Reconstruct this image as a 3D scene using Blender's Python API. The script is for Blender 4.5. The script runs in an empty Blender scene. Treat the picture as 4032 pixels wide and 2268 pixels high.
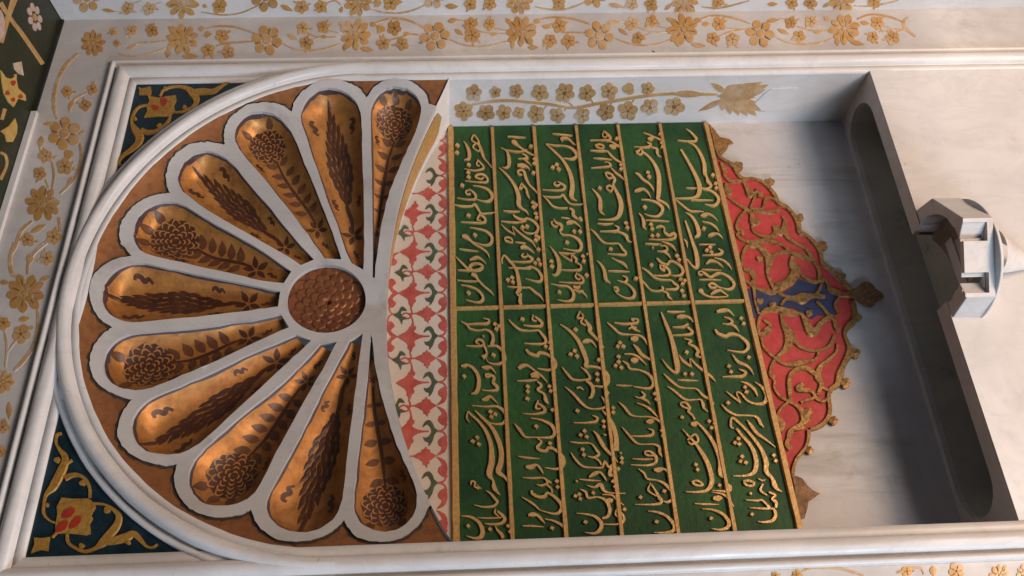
import bpy, bmesh, math, random
import numpy as np
from mathutils import Vector, Matrix
from mathutils.geometry import delaunay_2d_cdt

random.seed(7)
scene = bpy.context.scene
COL = scene.collection

# ------------------------------------------------------------------ camera
# The photograph was taken with the phone turned on its side: the wall's "up" points to the picture's left.
FPX, PW, PH = 3250.0, 4032.0, 2268.0
CAM = np.array([-0.62962782, -1.10154336, 1.70797527])
CM = np.array([[-0.04043233, 0.87615444, -0.48033178],
               [-0.02043824, -0.48134951, -0.87629044],
               [-0.99897323, -0.02561333, 0.03736914]])
cd = bpy.data.cameras.new('camera')
cam = bpy.data.objects.new('camera', cd)
COL.objects.link(cam)
cd.sensor_fit = 'HORIZONTAL'
cd.sensor_width = 36.0
cd.lens = FPX / PW * 36.0
cd.clip_start = 0.02
cd.clip_end = 100.0
cam.matrix_world = Matrix([[*CM[0], CAM[0]], [*CM[1], CAM[1]], [*CM[2], CAM[2]], [0, 0, 0, 1]])
scene.camera = cam

# ------------------------------------------------------------------ light
world = bpy.data.worlds.new('World')
scene.world = world
world.use_nodes = True
bg = world.node_tree.nodes['Background']
bg.inputs[0].default_value = (0.48, 0.60, 0.88, 1)
bg.inputs[1].default_value = 0.075

def area(name, loc, target, size, size_y, power, color):
    ld = bpy.data.lights.new(name, 'AREA')
    ld.shape = 'RECTANGLE'
    ld.size, ld.size_y, ld.energy, ld.color = size, size_y, power, color
    o = bpy.data.objects.new(name, ld)
    COL.objects.link(o)
    o.location = loc
    o.rotation_euler = (Vector(target) - Vector(loc)).to_track_quat('-Z', 'Y').to_euler()
    return o
# warm light coming up from low in front of the fountain, cool daylight from a window on the left
area('warm_lamp', (-0.10, -1.75, -0.65), (0.0, 0.0, 1.4), 1.1, 0.8, 48, (1.0, 0.62, 0.35))
area('window_light', (-3.0, -1.05, 0.50), (0.2, 0.0, 1.7), 0.8, 0.8, 82, (0.64, 0.80, 1.0))
area('low_room_fill', (-0.7, -1.85, -0.28), (0.0, 0.0, 1.9), 1.8, 0.8, 40, (1.0, 0.93, 0.90))  # added soft fill, an unseen source low in front of the fountain

scene.view_settings.view_transform = 'Standard'
scene.view_settings.look = 'None'
scene.view_settings.gamma = 1.0
scene.view_settings.use_curve_mapping = False
scene.view_settings.exposure = -0.03
scene.cycles.use_denoising = True
scene.cycles.max_bounces = 6

# ------------------------------------------------------------------ materials
def nt(name):
    m = bpy.data.materials.new(name)
    m.use_nodes = True
    t = m.node_tree
    return m, t, t.nodes['Principled BSDF']

def noise(t, scale, detail=5, rough=0.6, vec=None, dist=0.0):
    n = t.nodes.new('ShaderNodeTexNoise')
    n.inputs['Scale'].default_value = scale
    n.inputs['Detail'].default_value = detail
    n.inputs['Roughness'].default_value = rough
    n.inputs['Distortion'].default_value = dist
    if vec is not None:
        t.links.new(vec, n.inputs['Vector'])
    return n.outputs['Fac']

def ramp(t, fac, stops):
    r = t.nodes.new('ShaderNodeValToRGB')
    e = r.color_ramp.elements
    while len(e) < len(stops):
        e.new(0.5)
    for k, (p, c) in enumerate(stops):
        e[k].position = p
        e[k].color = (*c, 1) if len(c) == 3 else c
    t.links.new(fac, r.inputs[0])
    return r.outputs[0]

def mix(t, fac, a, b, mode='MIX'):
    m = t.nodes.new('ShaderNodeMix')
    m.data_type = 'RGBA'
    m.blend_type = mode
    for k, v in ((0, fac), (6, a), (7, b)):
        if hasattr(v, 'is_linked'):
            t.links.new(v, m.inputs[k])
        elif isinstance(v, (int, float)):
            m.inputs[k].default_value = v
        else:
            m.inputs[k].default_value = (*v, 1)
    return m.outputs[2]

def coords(t, scale=(1, 1, 1)):
    c = t.nodes.new('ShaderNodeTexCoord')
    mp = t.nodes.new('ShaderNodeMapping')
    mp.inputs['Scale'].default_value = scale
    t.links.new(c.outputs['Object'], mp.inputs[0])
    return mp.outputs[0]

def bump(t, b, fac, strength, dist=0.002):
    n = t.nodes.new('ShaderNodeBump')
    n.inputs['Strength'].default_value = strength
    n.inputs['Distance'].default_value = dist
    t.links.new(fac, n.inputs['Height'])
    t.links.new(n.outputs[0], b.inputs['Normal'])

def marble(name, base, dark, vein=0.16, rough=0.42, grime=(0.30, 0.25, 0.19), grime_amt=0.5, streak=0.12):
    m, t, b = nt(name)
    v = coords(t)
    big = noise(t, 3.2, 4, 0.6, v, 0.8)
    col = mix(t, ramp(t, big, [(0.35, (0, 0, 0)), (0.7, (1, 1, 1))]), dark, base)
    vv = coords(t, (3.0, 3.0, 1.6))
    vn = noise(t, 3.0, 6, 0.65, vv, 1.6)
    vfac = ramp(t, vn, [(0.44, (0, 0, 0)), (0.50, (vein, vein, vein)), (0.56, (0, 0, 0))])
    col = mix(t, vfac, col, tuple(x * 0.62 for x in base))
    sp = noise(t, 160, 3, 0.7, v)
    g = noise(t, 11, 6, 0.7, v)
    gf = ramp(t, g, [(0.56, (0, 0, 0)), (0.78, (grime_amt,) * 3)])
    col = mix(t, gf, col, grime)
    sf = ramp(t, sp, [(0.66, (0, 0, 0)), (0.78, (0.5, 0.5, 0.5))])
    col = mix(t, sf, col, tuple(x * 0.5 for x in grime))
    s2 = noise(t, 70, 4, 0.6, v, 0.2)
    col = mix(t, ramp(t, s2, [(0.70, (0, 0, 0)), (0.76, (0.5, 0.5, 0.5))]), col, tuple(x * 0.7 for x in grime))
    st = noise(t, 4.0, 6, 0.7, coords(t, (5.0, 5.0, 0.7)), 0.6)
    col = mix(t, ramp(t, st, [(0.54, (0, 0, 0)), (0.75, (streak,) * 3)]), col, grime)
    t.links.new(col, b.inputs['Base Color'])
    t.links.new(ramp(t, g, [(0.35, (rough - 0.08,) * 3), (0.7, (rough + 0.2,) * 3)]), b.inputs['Roughness'])
    b.inputs['Specular IOR Level'].default_value = 0.45
    fine = noise(t, 60, 5, 0.6, v)
    bump(t, b, fine, 0.2, 0.0005)
    return m

M = {}
M['marble'] = marble('grey_white_marble', (0.60, 0.575, 0.55), (0.40, 0.38, 0.365), 0.3, 0.42, (0.28, 0.24, 0.19), 0.6, 0.3)
M['marble_light'] = marble('pale_marble', (0.67, 0.65, 0.625), (0.54, 0.52, 0.50), 0.2, 0.38, (0.34, 0.29, 0.23), 0.45, 0.06)
M['marble_rib'] = marble('carved_rib_marble', (0.50, 0.485, 0.46), (0.36, 0.345, 0.33), 0.2, 0.5, (0.20, 0.17, 0.17), 0.75, 0.25)
M['marble_back'] = marble('niche_back_marble', (0.58, 0.555, 0.545), (0.44, 0.42, 0.41), 0.2, 0.45, (0.22, 0.20, 0.15), 0.5, 0.6)
M['marble_basin_shade'] = marble('basin_shade_marble', (0.46, 0.45, 0.40), (0.32, 0.31, 0.26), 0.3, 0.4, (0.04, 0.04, 0.02), 0.8)  # the basin's shadow is deepened in this colour, with dark blotches
M['marble_spout'] = marble('worn_spout_marble', (0.62, 0.59, 0.555), (0.48, 0.455, 0.43), 0.3, 0.5, (0.30, 0.25, 0.20), 0.6, 0.25)
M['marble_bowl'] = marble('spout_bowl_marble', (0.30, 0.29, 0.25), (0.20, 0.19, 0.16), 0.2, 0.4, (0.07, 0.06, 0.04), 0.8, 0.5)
M['frieze_ground'] = marble('frieze_ground_plaster', (0.55, 0.49, 0.42), (0.45, 0.39, 0.33), 0.1, 0.6)

def gilt(name, light, mid, dark, metallic=0.7, rough=0.38, scale=30, bumpy=0.35, wear=(0.45, 0.62)):
    m, t, b = nt(name)
    oi = t.nodes.new('ShaderNodeObjectInfo')
    v = coords(t)
    n1 = noise(t, scale, 6, 0.65, v, 0.5)
    n2 = noise(t, scale * 5, 4, 0.6, v)
    col = mix(t, ramp(t, n1, [(0.35, (0, 0, 0)), (0.65, (1, 1, 1))]), mid, light)
    col = mix(t, ramp(t, n2, [(wear[0], (0, 0, 0)), (wear[1] + 0.12, (1, 1, 1))]), col, dark)
    col = mix(t, ramp(t, oi.outputs['Random'], [(0.0, (0, 0, 0)), (1.0, (0.42, 0.42, 0.42))]), col, tuple(0.6 * a + 0.2 * c for a, c in zip(mid, dark)))
    n3 = noise(t, 5.0, 5, 0.7, coords(t, (9, 9, 9)), 1.0)
    col = mix(t, ramp(t, n3, [(0.52, (0, 0, 0)), (0.70, (0.55, 0.55, 0.55))]), col, dark)
    t.links.new(col, b.inputs['Base Color'])
    b.inputs['Metallic'].default_value = metallic
    rr = ramp(t, n1, [(0.3, (rough + 0.2,) * 3), (0.7, (rough,) * 3)])
    t.links.new(rr, b.inputs['Roughness'])
    bump(t, b, n2, bumpy, 0.0012)
    return m

M['gilt_letter'] = gilt('gilt_letters', (0.82, 0.54, 0.23), (0.70, 0.43, 0.17), (0.48, 0.27, 0.10), 0.55, 0.28, 40, 0.5, (0.52, 0.7))
M['gilt_strip'] = gilt('gilt_strip', (0.62, 0.41, 0.15), (0.52, 0.31, 0.11), (0.34, 0.18, 0.07), 0.45, 0.4, 40)
M['gilt_petal'] = gilt('gilt_petal_bowl', (0.54, 0.245, 0.060), (0.37, 0.155, 0.038), (0.19, 0.072, 0.022), 0.5, 0.43, 12, 0.5, (0.47, 0.70))
M['gilt_field'] = gilt('gilt_rim_field', (0.33, 0.13, 0.035), (0.25, 0.092, 0.025), (0.14, 0.055, 0.022), 0.35, 0.5, 16)
M['gilt_cresting'] = gilt('gilt_cresting', (0.46, 0.265, 0.085), (0.32, 0.165, 0.05), (0.12, 0.055, 0.02), 0.5, 0.40, 34, 0.7, (0.42, 0.58))
M['gilt_finial'] = gilt('browned_gilt_finial', (0.26, 0.14, 0.06), (0.20, 0.10, 0.045), (0.09, 0.045, 0.02), 0.3, 0.5, 34, 0.7)
M['gilt_scroll'] = gilt('ochre_gilt_scroll', (0.46, 0.26, 0.045), (0.37, 0.19, 0.03), (0.22, 0.10, 0.02), 0.2, 0.45, 40)
M['rosette'] = gilt('rosette_gilt', (0.24, 0.085, 0.03), (0.18, 0.06, 0.022), (0.10, 0.035, 0.014), 0.45, 0.4, 24)

def faded(name, gold, deep, ground, keep):
    m, t, b = nt(name)
    v = coords(t)
    n1 = noise(t, 26, 5, 0.6, v)
    n2 = noise(t, 120, 4, 0.65, v)
    col = mix(t, ramp(t, n1, [(0.38, (0, 0, 0)), (0.66, (1, 1, 1))]), deep, gold)
    col = mix(t, ramp(t, n2, [(keep, (0, 0, 0)), (keep + 0.22, (0.75, 0.75, 0.75))]), col, ground)
    oi = t.nodes.new('ShaderNodeObjectInfo')
    col = mix(t, ramp(t, oi.outputs['Random'], [(0.0, (0, 0, 0)), (0.55, (0.12, 0.12, 0.12)), (1.0, (0.60, 0.60, 0.60))]), col, tuple(x * 0.72 for x in deep))
    e2 = noise(t, 14, 3, 0.6, v)
    col = mix(t, ramp(t, e2, [(0.50, (0, 0, 0)), (0.72, (0.7, 0.7, 0.7))]), col, ground)
    t.links.new(col, b.inputs['Base Color'])
    b.inputs['Metallic'].default_value = 0.15
    b.inputs['Roughness'].default_value = 0.45
    bump(t, b, n2, 0.2, 0.0006)
    return m
M['flower'] = faded('faded_gilt_flower', (0.55, 0.325, 0.10), (0.45, 0.235, 0.07), (0.60, 0.48, 0.34), 0.54)
M['vine'] = faded('faded_gilt_vine', (0.52, 0.33, 0.15), (0.44, 0.25, 0.10), (0.60, 0.52, 0.44), 0.48)
M['flower_dark'] = faded('brown_flower_line', (0.24, 0.125, 0.04), (0.18, 0.085, 0.03), (0.36, 0.22, 0.09), 0.6)
M['flower_jamb'] = faded('brown_gilt_flower', (0.52, 0.35, 0.17), (0.40, 0.24, 0.10), (0.58, 0.50, 0.42), 0.54)

def paint(name, a, b_, rough=0.5, scale=18, fine=90, bumpy=0.3, spec=0.4):
    m, t, b = nt(name)
    v = coords(t)
    n1 = noise(t, scale, 6, 0.65, v)
    n2 = noise(t, fine, 4, 0.6, v)
    col = mix(t, ramp(t, n1, [(0.35, (0, 0, 0)), (0.68, (1, 1, 1))]), a, b_)
    col = mix(t, ramp(t, n2, [(0.45, (0, 0, 0)), (0.8, (0.5, 0.5, 0.5))]), col, tuple(x * 0.45 for x in a))
    t.links.new(col, b.inputs['Base Color'])
    b.inputs['Roughness'].default_value = rough
    b.inputs['Specular IOR Level'].default_value = spec
    bump(t, b, n2, bumpy, 0.0015)
    return m
M['green'] = paint('dark_green_field', (0.009, 0.040, 0.014), (0.022, 0.078, 0.022), 0.5, 9, 110, 0.9, 0.22)
def green_field():
    m, t, b = nt('dark_green_field')
    v = coords(t)
    big = noise(t, 5, 5, 0.65, v, 0.6)
    col = mix(t, ramp(t, big, [(0.36, (0, 0, 0)), (0.66, (1, 1, 1))]), (0.010, 0.042, 0.016), (0.030, 0.098, 0.026))
    br = noise(t, 90, 4, 0.65, coords(t, (1.0, 1.0, 2.0)))
    col = mix(t, ramp(t, br, [(0.42, (0, 0, 0)), (0.7, (0.4, 0.4, 0.4))]), col, (0.008, 0.026, 0.010))
    sc = noise(t, 26, 5, 0.7, v, 1.2)
    col = mix(t, ramp(t, sc, [(0.64, (0, 0, 0)), (0.76, (0.35, 0.35, 0.35))]), col, (0.10, 0.11, 0.06))
    sp = noise(t, 330, 2, 0.5, v)
    col = mix(t, ramp(t, sp, [(0.73, (0, 0, 0)), (0.77, (0.8, 0.8, 0.8))]), col, (0.34, 0.24, 0.09))
    t.links.new(col, b.inputs['Base Color'])
    b.inputs['Roughness'].default_value = 0.5
    b.inputs['Specular IOR Level'].default_value = 0.25
    bump(t, b, br, 0.5, 0.0010)
    return m
M['green'] = green_field()
M['red'] = paint('red_cresting_field', (0.40, 0.032, 0.030), (0.50, 0.055, 0.050), 0.55, 20)
M['blue'] = paint('dark_blue_field', (0.020, 0.026, 0.070), (0.040, 0.046, 0.105), 0.55, 20)
M['spandrel'] = paint('spandrel_teal_black', (0.004, 0.014, 0.020), (0.012, 0.034, 0.046), 0.4, 26)
M['drop'] = paint('red_enamel_drop', (0.30, 0.025, 0.012), (0.36, 0.04, 0.02), 0.4)
M['frieze_red'] = paint('frieze_red', (0.34, 0.055, 0.045), (0.43, 0.105, 0.085), 0.6, 40)
M['frieze_green'] = paint('frieze_green', (0.040, 0.060, 0.028), (0.075, 0.095, 0.060), 0.6, 40)
M['motif'] = paint('brown_painted_motif', (0.050, 0.017, 0.008), (0.085, 0.030, 0.012), 0.42, 30, 200, 0.2)
M['motif_line'] = paint('brown_motif_line', (0.30, 0.13, 0.04), (0.36, 0.16, 0.05), 0.42, 30, 200, 0.2)
M['motif_leaf'] = paint('brown_painted_leaf', (0.085, 0.030, 0.012), (0.13, 0.05, 0.018), 0.42, 30, 200, 0.2)
M['outline'] = paint('dark_outline_paint', (0.045, 0.026, 0.028), (0.075, 0.045, 0.05), 0.5, 60)
M['outline_gold'] = paint('dark_outline_on_gold', (0.030, 0.022, 0.014), (0.06, 0.04, 0.025), 0.5, 60)
M['soffit'] = paint('soffit_dark_green', (0.012, 0.018, 0.006), (0.026, 0.026, 0.010), 0.4, 22)
M['cream'] = paint('soffit_cream', (0.42, 0.30, 0.20), (0.55, 0.43, 0.34), 0.5, 50)
M['yellow'] = paint('soffit_yellow', (0.40, 0.25, 0.06), (0.50, 0.34, 0.10), 0.5, 50)
M['soffit_line'] = paint('soffit_gilt_line', (0.36, 0.20, 0.07), (0.42, 0.26, 0.10), 0.45, 50)
M['pink'] = paint('soffit_pink', (0.40, 0.29, 0.25), (0.48, 0.36, 0.31), 0.5, 50)
M['chip'] = paint('weathered_chip', (0.24, 0.22, 0.22), (0.34, 0.31, 0.30), 0.7, 80)
M['gap'] = paint('dark_joint', (0.010, 0.010, 0.008), (0.02, 0.02, 0.016), 0.8, 50)

# ------------------------------------------------------------------ surfaces traced from the photograph
RT = CM
def ray(u, v):
    d = RT @ np.array([(u - PW / 2) / FPX, -(v - PH / 2) / FPX, -1.0])
    return d

ARC_Z, ARC_R = 1.902, 0.404          # the arch: circle centre height and radius (gold field edge)
def conch(x, z):                     # depth of the shallow shell behind the wall face
    if z > ARC_Z:
        d = ARC_R - math.hypot(x, z - ARC_Z)
    else:
        d = ARC_R - abs(x)
    d = max(d, 0.0)
    return 0.02 * (1 - math.exp(-d / 0.03)) + 0.185 * d

class YSurf:
    def __init__(s, y): s.y = y
    def px(s, u, v):
        d = ray(u, v); t = (s.y - CAM[1]) / d[1]; p = CAM + d * t
        return (p[0], p[2])
    def pt(s, a, b, h=0.0): return (a, s.y - h, b)
class XSurf:
    def __init__(s, x): s.x = x
    def px(s, u, v):
        d = ray(u, v); t = (s.x - CAM[0]) / d[0]; p = CAM + d * t
        return (p[1], p[2])
    def pt(s, a, b, h=0.0): return (s.x - h, a, b)
class ZSurf:
    def __init__(s, z, sign=-1): s.z = z; s.sign = sign
    def px(s, u, v):
        d = ray(u, v); t = (s.z - CAM[2]) / d[2]; p = CAM + d * t
        return (p[0], p[1])
    def pt(s, a, b, h=0.0): return (a, b, s.z + s.sign * h)
class Conch:
    def px(s, u, v):
        d = ray(u, v); y = 0.03
        for _ in range(14):
            t = (y - CAM[1]) / d[1]; p = CAM + d * t
            y = 0.5 * y + 0.5 * conch(p[0], p[2])
        return (p[0], p[2])
    def pt(s, a, b, h=0.0): return (a, conch(a, b) - h, b)

FRONT = YSurf(0.0)
D = 0.134
BACK = YSurf(D)
FIELD = YSurf(0.130)
JAMB = XSurf(0.400)
REVEAL_X, SOFFIT_Z = 0.556, 2.461
REVEAL = XSurf(REVEAL_X)
SOFFIT = ZSurf(SOFFIT_Z)
CONCH = Conch()

# ------------------------------------------------------------------ object helpers
def link(o, parent=None):
    COL.objects.link(o)
    if parent is not None:
        o.parent = parent
    return o

def thing(name, label, cat, loc=(0, 0, 0), group=None):
    o = bpy.data.objects.new(name, None)
    COL.objects.link(o)
    o.empty_display_size = 0.05
    o['label'] = label
    o['category'] = cat
    if group:
        o['group'] = group
    return o

def structure(name):
    o = bpy.data.objects.new(name, None)
    COL.objects.link(o)
    o['kind'] = 'structure'
    return o

def mesh(name, verts, faces, mat, parent=None, smooth=False):
    me = bpy.data.meshes.new(name)
    me.from_pydata([tuple(float(c) for c in v) for v in verts], [], faces)
    me.materials.append(M[mat])
    if smooth:
        me.polygons.foreach_set('use_smooth', [True] * len(me.polygons))
    me.update()
    return link(bpy.data.objects.new(name, me), parent)

def catmull(pts, n=5, closed=False):
    P = [np.array(p, float) for p in pts]
    m = len(P)
    if m < 3:
        return [P[0] + (P[1] - P[0]) * k / n for k in range(n + 1)] if m == 2 else P
    out = []
    for i in range(m if closed else m - 1):
        if closed:
            p0, p1, p2, p3 = P[(i - 1) % m], P[i], P[(i + 1) % m], P[(i + 2) % m]
        else:
            p1, p2 = P[i], P[i + 1]
            p0 = P[i - 1] if i > 0 else 2 * p1 - p2
            p3 = P[i + 2] if i + 2 < m else 2 * p2 - p1
        for k in range(n):
            t = k / n
            q = 0.5 * ((2 * p1) + (p2 - p0) * t + (2 * p0 - 5 * p1 + 4 * p2 - p3) * t * t + (3 * p1 - p0 - 3 * p2 + p3) * t ** 3)
            out.append(q)
    if not closed:
        out.append(P[-1])
    return out

HJ = [0]
def stroke_geo(surf, T, pts, h, V, F, n=5, base=0.0, crown=0.25):
    """a raised ribbon with a flat crown along a traced centre line; pts are (x, y, width) in tile pixels"""
    ox, oy, s = T
    q = catmull(pts, n)
    HJ[0] = (HJ[0] + 1) % 17
    hh = h * (1 + 0.012 * HJ[0])
    L = []
    for i, p in enumerate(q):
        a = q[max(i - 1, 0)]
        b = q[min(i + 1, len(q) - 1)]
        d = b[:2] - a[:2]
        ln = np.hypot(*d) or 1.0
        nx, ny = -d[1] / ln, d[0] / ln
        w = max(p[2], 2.0) / 2
        L.append((p, nx, ny, w))
    i0 = len(V)
    for p, nx, ny, w in L:
        for k, hk in ((-1.0, base), (-1 + crown, hh), (1 - crown, hh * 1.02), (1.0, base)):
            a, b = surf.px(ox + (p[0] + nx * w * k) / s, oy + (p[1] + ny * w * k) / s)
            V.append(surf.pt(a, b, hk))
    for i in range(len(L) - 1):
        for k in range(3):
            c = i0 + i * 4 + k
            F.append((c, c + 1, c + 5, c + 4))
    e = i0 + (len(L) - 1) * 4
    F.append((i0, i0 + 1, i0 + 2, i0 + 3))
    F.append((e, e + 1, e + 2, e + 3))

def stroke(name, surf, T, pts, h, mat, parent, n=5, **kw):
    V, F = [], []
    stroke_geo(surf, T, pts, h, V, F, n, **kw)
    return mesh(name, V, F, mat, parent)

def triples(s):
    v = [float(x) for x in s.split()]
    return [tuple(v[i:i + 3]) for i in range(0, len(v) - 2, 3)]
def pairs(s):
    v = [float(x) for x in s.replace(',', ' ').split()]
    return [tuple(v[i:i + 2]) for i in range(0, len(v) - 1, 2)]
def tile(T, pts): return [(T[0] + a / T[2], T[1] + b / T[2]) for a, b in pts]
def trace(surf, T, s): return [surf.px(*q) for q in tile(T, pairs(s) if isinstance(s, str) else s)]

def plate_geo(surf, poly, h, V, F, base=0.0, bevel=0.0):
    """a flat raised plate with the outline poly (2-D surface coordinates)"""
    poly = [(float(a), float(b)) for a, b in poly]
    n = len(poly)
    i0 = len(V)
    for a, b in poly: V.append(surf.pt(a, b, base))
    for a, b in poly: V.append(surf.pt(a, b, h))
    for k in range(n):
        j = (k + 1) % n
        F.append((i0 + k, i0 + j, i0 + n + j, i0 + n + k))
    from mathutils.geometry import tessellate_polygon
    for tri in tessellate_polygon([[Vector((a, b, 0)) for a, b in poly]]):
        F.append(tuple(i0 + n + x for x in tri))

def plate(name, surf, poly, h, mat, parent, base=0.0, smooth_n=0):
    if smooth_n:
        poly = [tuple(p) for p in catmull(poly, smooth_n, True)]
    V, F = [], []
    plate_geo(surf, poly, h, V, F, base)
    return mesh(name, V, F, mat, parent)

def inside(p, poly):
    x, y = p
    c = False
    n = len(poly)
    j = n - 1
    for i in range(n):
        xi, yi = poly[i]; xj, yj = poly[j]
        if (yi > y) != (yj > y) and x < (xj - xi) * (y - yi) / (yj - yi) + xi:
            c = not c
        j = i
    return c

def inside_many(P, poly):
    poly = np.array(poly)
    x, y = P[:, 0], P[:, 1]
    c = np.zeros(len(P), bool)
    j = len(poly) - 1
    for i in range(len(poly)):
        xi, yi = poly[i]; xj, yj = poly[j]
        cond = (yi > y) != (yj > y)
        if yj != yi:
            c ^= cond & (x < (xj - xi) * (y - yi) / (yj - yi) + xi)
        j = i
    return c

def patch(name, pt, outline, holes, spacing, mat, parent, h=0.0, skirt=0.005, smooth=True):
    """curved or flat sheet filled inside outline minus holes, with side walls going back by skirt"""
    outline = [tuple(map(float, p)) for p in outline]
    pts, edges = [], []
    for loop in [outline] + holes:
        i0 = len(pts)
        for p in loop: pts.append(tuple(map(float, p)))
        m = len(loop)
        edges += [(i0 + k, i0 + (k + 1) % m) for k in range(m)]
    nb = len(pts)
    a = np.array(outline)
    lo, hi = a.min(0), a.max(0)
    if spacing:
        gx = np.arange(lo[0] + spacing / 2, hi[0], spacing)
        gy = np.arange(lo[1] + spacing / 2, hi[1], spacing)
        G = np.array([(x + (spacing / 2 if k % 2 else 0), y) for k, y in enumerate(gy) for x in gx])
        ok = inside_many(G, outline)
        for hl in holes: ok &= ~inside_many(G, hl)
        G = G[ok]
        B = np.array(pts[:nb])
        if len(G):
            dmin = np.min(np.hypot(G[:, None, 0] - B[None, :, 0], G[:, None, 1] - B[None, :, 1]), axis=1)
            G = G[dmin > spacing * 0.45]
        pts += [tuple(p) for p in G]
    vs, es, fs, *_ = delaunay_2d_cdt([Vector(p) for p in pts], edges, [], 0, 1e-7)
    cen = np.array([[(vs[f[0]][k] + vs[f[1]][k] + vs[f[2]][k]) / 3 for k in (0, 1)] for f in fs])
    ok = inside_many(cen, outline)
    for hl in holes: ok &= ~inside_many(cen, hl)
    faces = [tuple(f) for f, o in zip(fs, ok) if o]
    V = [pt(v[0], v[1], h) for v in vs]
    cnt = {}
    for f in faces:
        for k in range(3):
            e = (f[k], f[(k + 1) % 3]); cnt[tuple(sorted(e))] = cnt.get(tuple(sorted(e)), 0) + 1
    if skirt:
        mp = {}
        for (i, j), c in cnt.items():
            if c == 1:
                for q in (i, j):
                    if q not in mp:
                        mp[q] = len(V); V.append(pt(vs[q][0], vs[q][1], h)); V.append(pt(vs[q][0], vs[q][1], h - skirt))
                faces.append((mp[i], mp[j], mp[j] + 1, mp[i] + 1))
    o = mesh(name, V, faces, mat, parent)
    if smooth:
        o.data.polygons.foreach_set('use_smooth', [len(p.vertices) == 3 for p in o.data.polygons])
    return o

def box(name, x0, x1, y0, y1, z0, z1, mat, parent=None):
    V = [(x, y, z) for x in (x0, x1) for y in (y0, y1) for z in (z0, z1)]
    F = [(0, 1, 3, 2), (4, 6, 7, 5), (0, 4, 5, 1), (2, 3, 7, 6), (0, 2, 6, 4), (1, 5, 7, 3)]
    return mesh(name, V, F, mat, parent)

# -------- painted flowers on flat surfaces
def metric(surf, T, x, y, r):
    ox, oy, s = T
    c = np.array(surf.px(ox + x / s, oy + y / s))
    e1 = np.array(surf.px(ox + (x + r) / s, oy + y / s)) - c
    e2 = np.array(surf.px(ox + x / s, oy + (y + r) / s)) - c
    return c, (np.hypot(*e1) + np.hypot(*e2)) / 2, e1, e2

def fan_geo(surf, c, outline, h, V, F, dome=1.3):
    i0 = len(V)
    V.append(surf.pt(c[0], c[1], h * dome))
    n = len(outline)
    for p in outline: V.append(surf.pt(p[0], p[1], h))
    for p in outline: V.append(surf.pt(p[0], p[1], -0.0004))
    for k in range(n):
        j = (k + 1) % n
        F.append((i0, i0 + 1 + k, i0 + 1 + j))
        F.append((i0 + 1 + k, i0 + 1 + n + k, i0 + 1 + n + j, i0 + 1 + j))

def flower(surf, T, x, y, r, n, mat, parent, h=0.0008, name='flower'):
    c, R, e1, e2 = metric(surf, T, x, y, r)
    V, F = [], []
    ph = random.uniform(0, 6.28)
    out = []
    m = n * 7
    amp = [random.uniform(0.88, 1.1) for _ in range(n)]
    for k in range(m):
        th = 2 * math.pi * k / m
        lob = abs(math.cos(n * th / 2)) ** 0.55
        rad = (0.66 + 0.38 * lob) * amp[int((k / 7 + 0.5)) % n]
        d = e1 * math.cos(th + ph) + e2 * math.sin(th + ph)
        out.append(c + d * rad)
    fan_geo(surf, c, out, h, V, F)
    n0 = len(F)
    if mat in ('flower', 'flower_jamb') and n >= 4:
        cr_ = random.uniform(0.16, 0.24)
        fan_geo(surf, c, [c + (e1 * math.cos(a) + e2 * math.sin(a)) * cr_ for a in np.linspace(0, 5.6, 8)], h * 1.5, V, F)
        for k in range(n):                     # brushed creases between the petals
            th = ph + math.pi / n * (2 * k + 1)
            d0 = e1 * math.cos(th) + e2 * math.sin(th); d1 = e1 * math.cos(th + 1.571) + e2 * math.sin(th + 1.571)
            fan_geo(surf, c + d0 * 0.45, [c + d0 * 0.22, c + d0 * 0.5 + d1 * 0.05, c + d0 * 0.72, c + d0 * 0.5 - d1 * 0.05], h * 1.6, V, F)
    o = mesh(name, V, F, mat, parent)
    if len(F) > n0:
        o.data.materials.append(M['flower_dark'])
        for f in o.data.polygons[n0:]: f.material_index = 1
    return o

def ellipse_poly(c, ax, ay, n=10, point=0.0):
    out = []
    for k in range(n):
        th = 2 * math.pi * k / n
        w = math.sin(th)
        l = math.cos(th)
        w *= (1 - point * abs(l) ** 2)
        out.append(c + ax * l + ay * w)
    return out

def leaf_poly(a, b, w, n=7):
    a, b = np.array(a, float), np.array(b, float)
    d = b - a
    ln = np.hypot(*d) or 1e-6
    nn = np.array([-d[1], d[0]]) / ln
    prof = [math.sin(math.pi * (k / n) ** 0.85) for k in range(n + 1)]
    left = [a + d * k / n + nn * w * prof[k] / 2 for k in range(n + 1)]
    right = [a + d * k / n - nn * w * prof[k] / 2 for k in range(n - 1, 0, -1)]
    return left + right

def leaf(surf, T, x0, y0, x1, y1, w, mat, parent, h=0.0009, name='leaf'):
    P = leaf_poly((x0, y0), (x1, y1), w)
    pts = trace(surf, T, P)
    V, F = [], []
    fan_geo(surf, np.mean(np.array(pts), 0), pts, h, V, F)
    return mesh(name, V, F, mat, parent)

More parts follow.
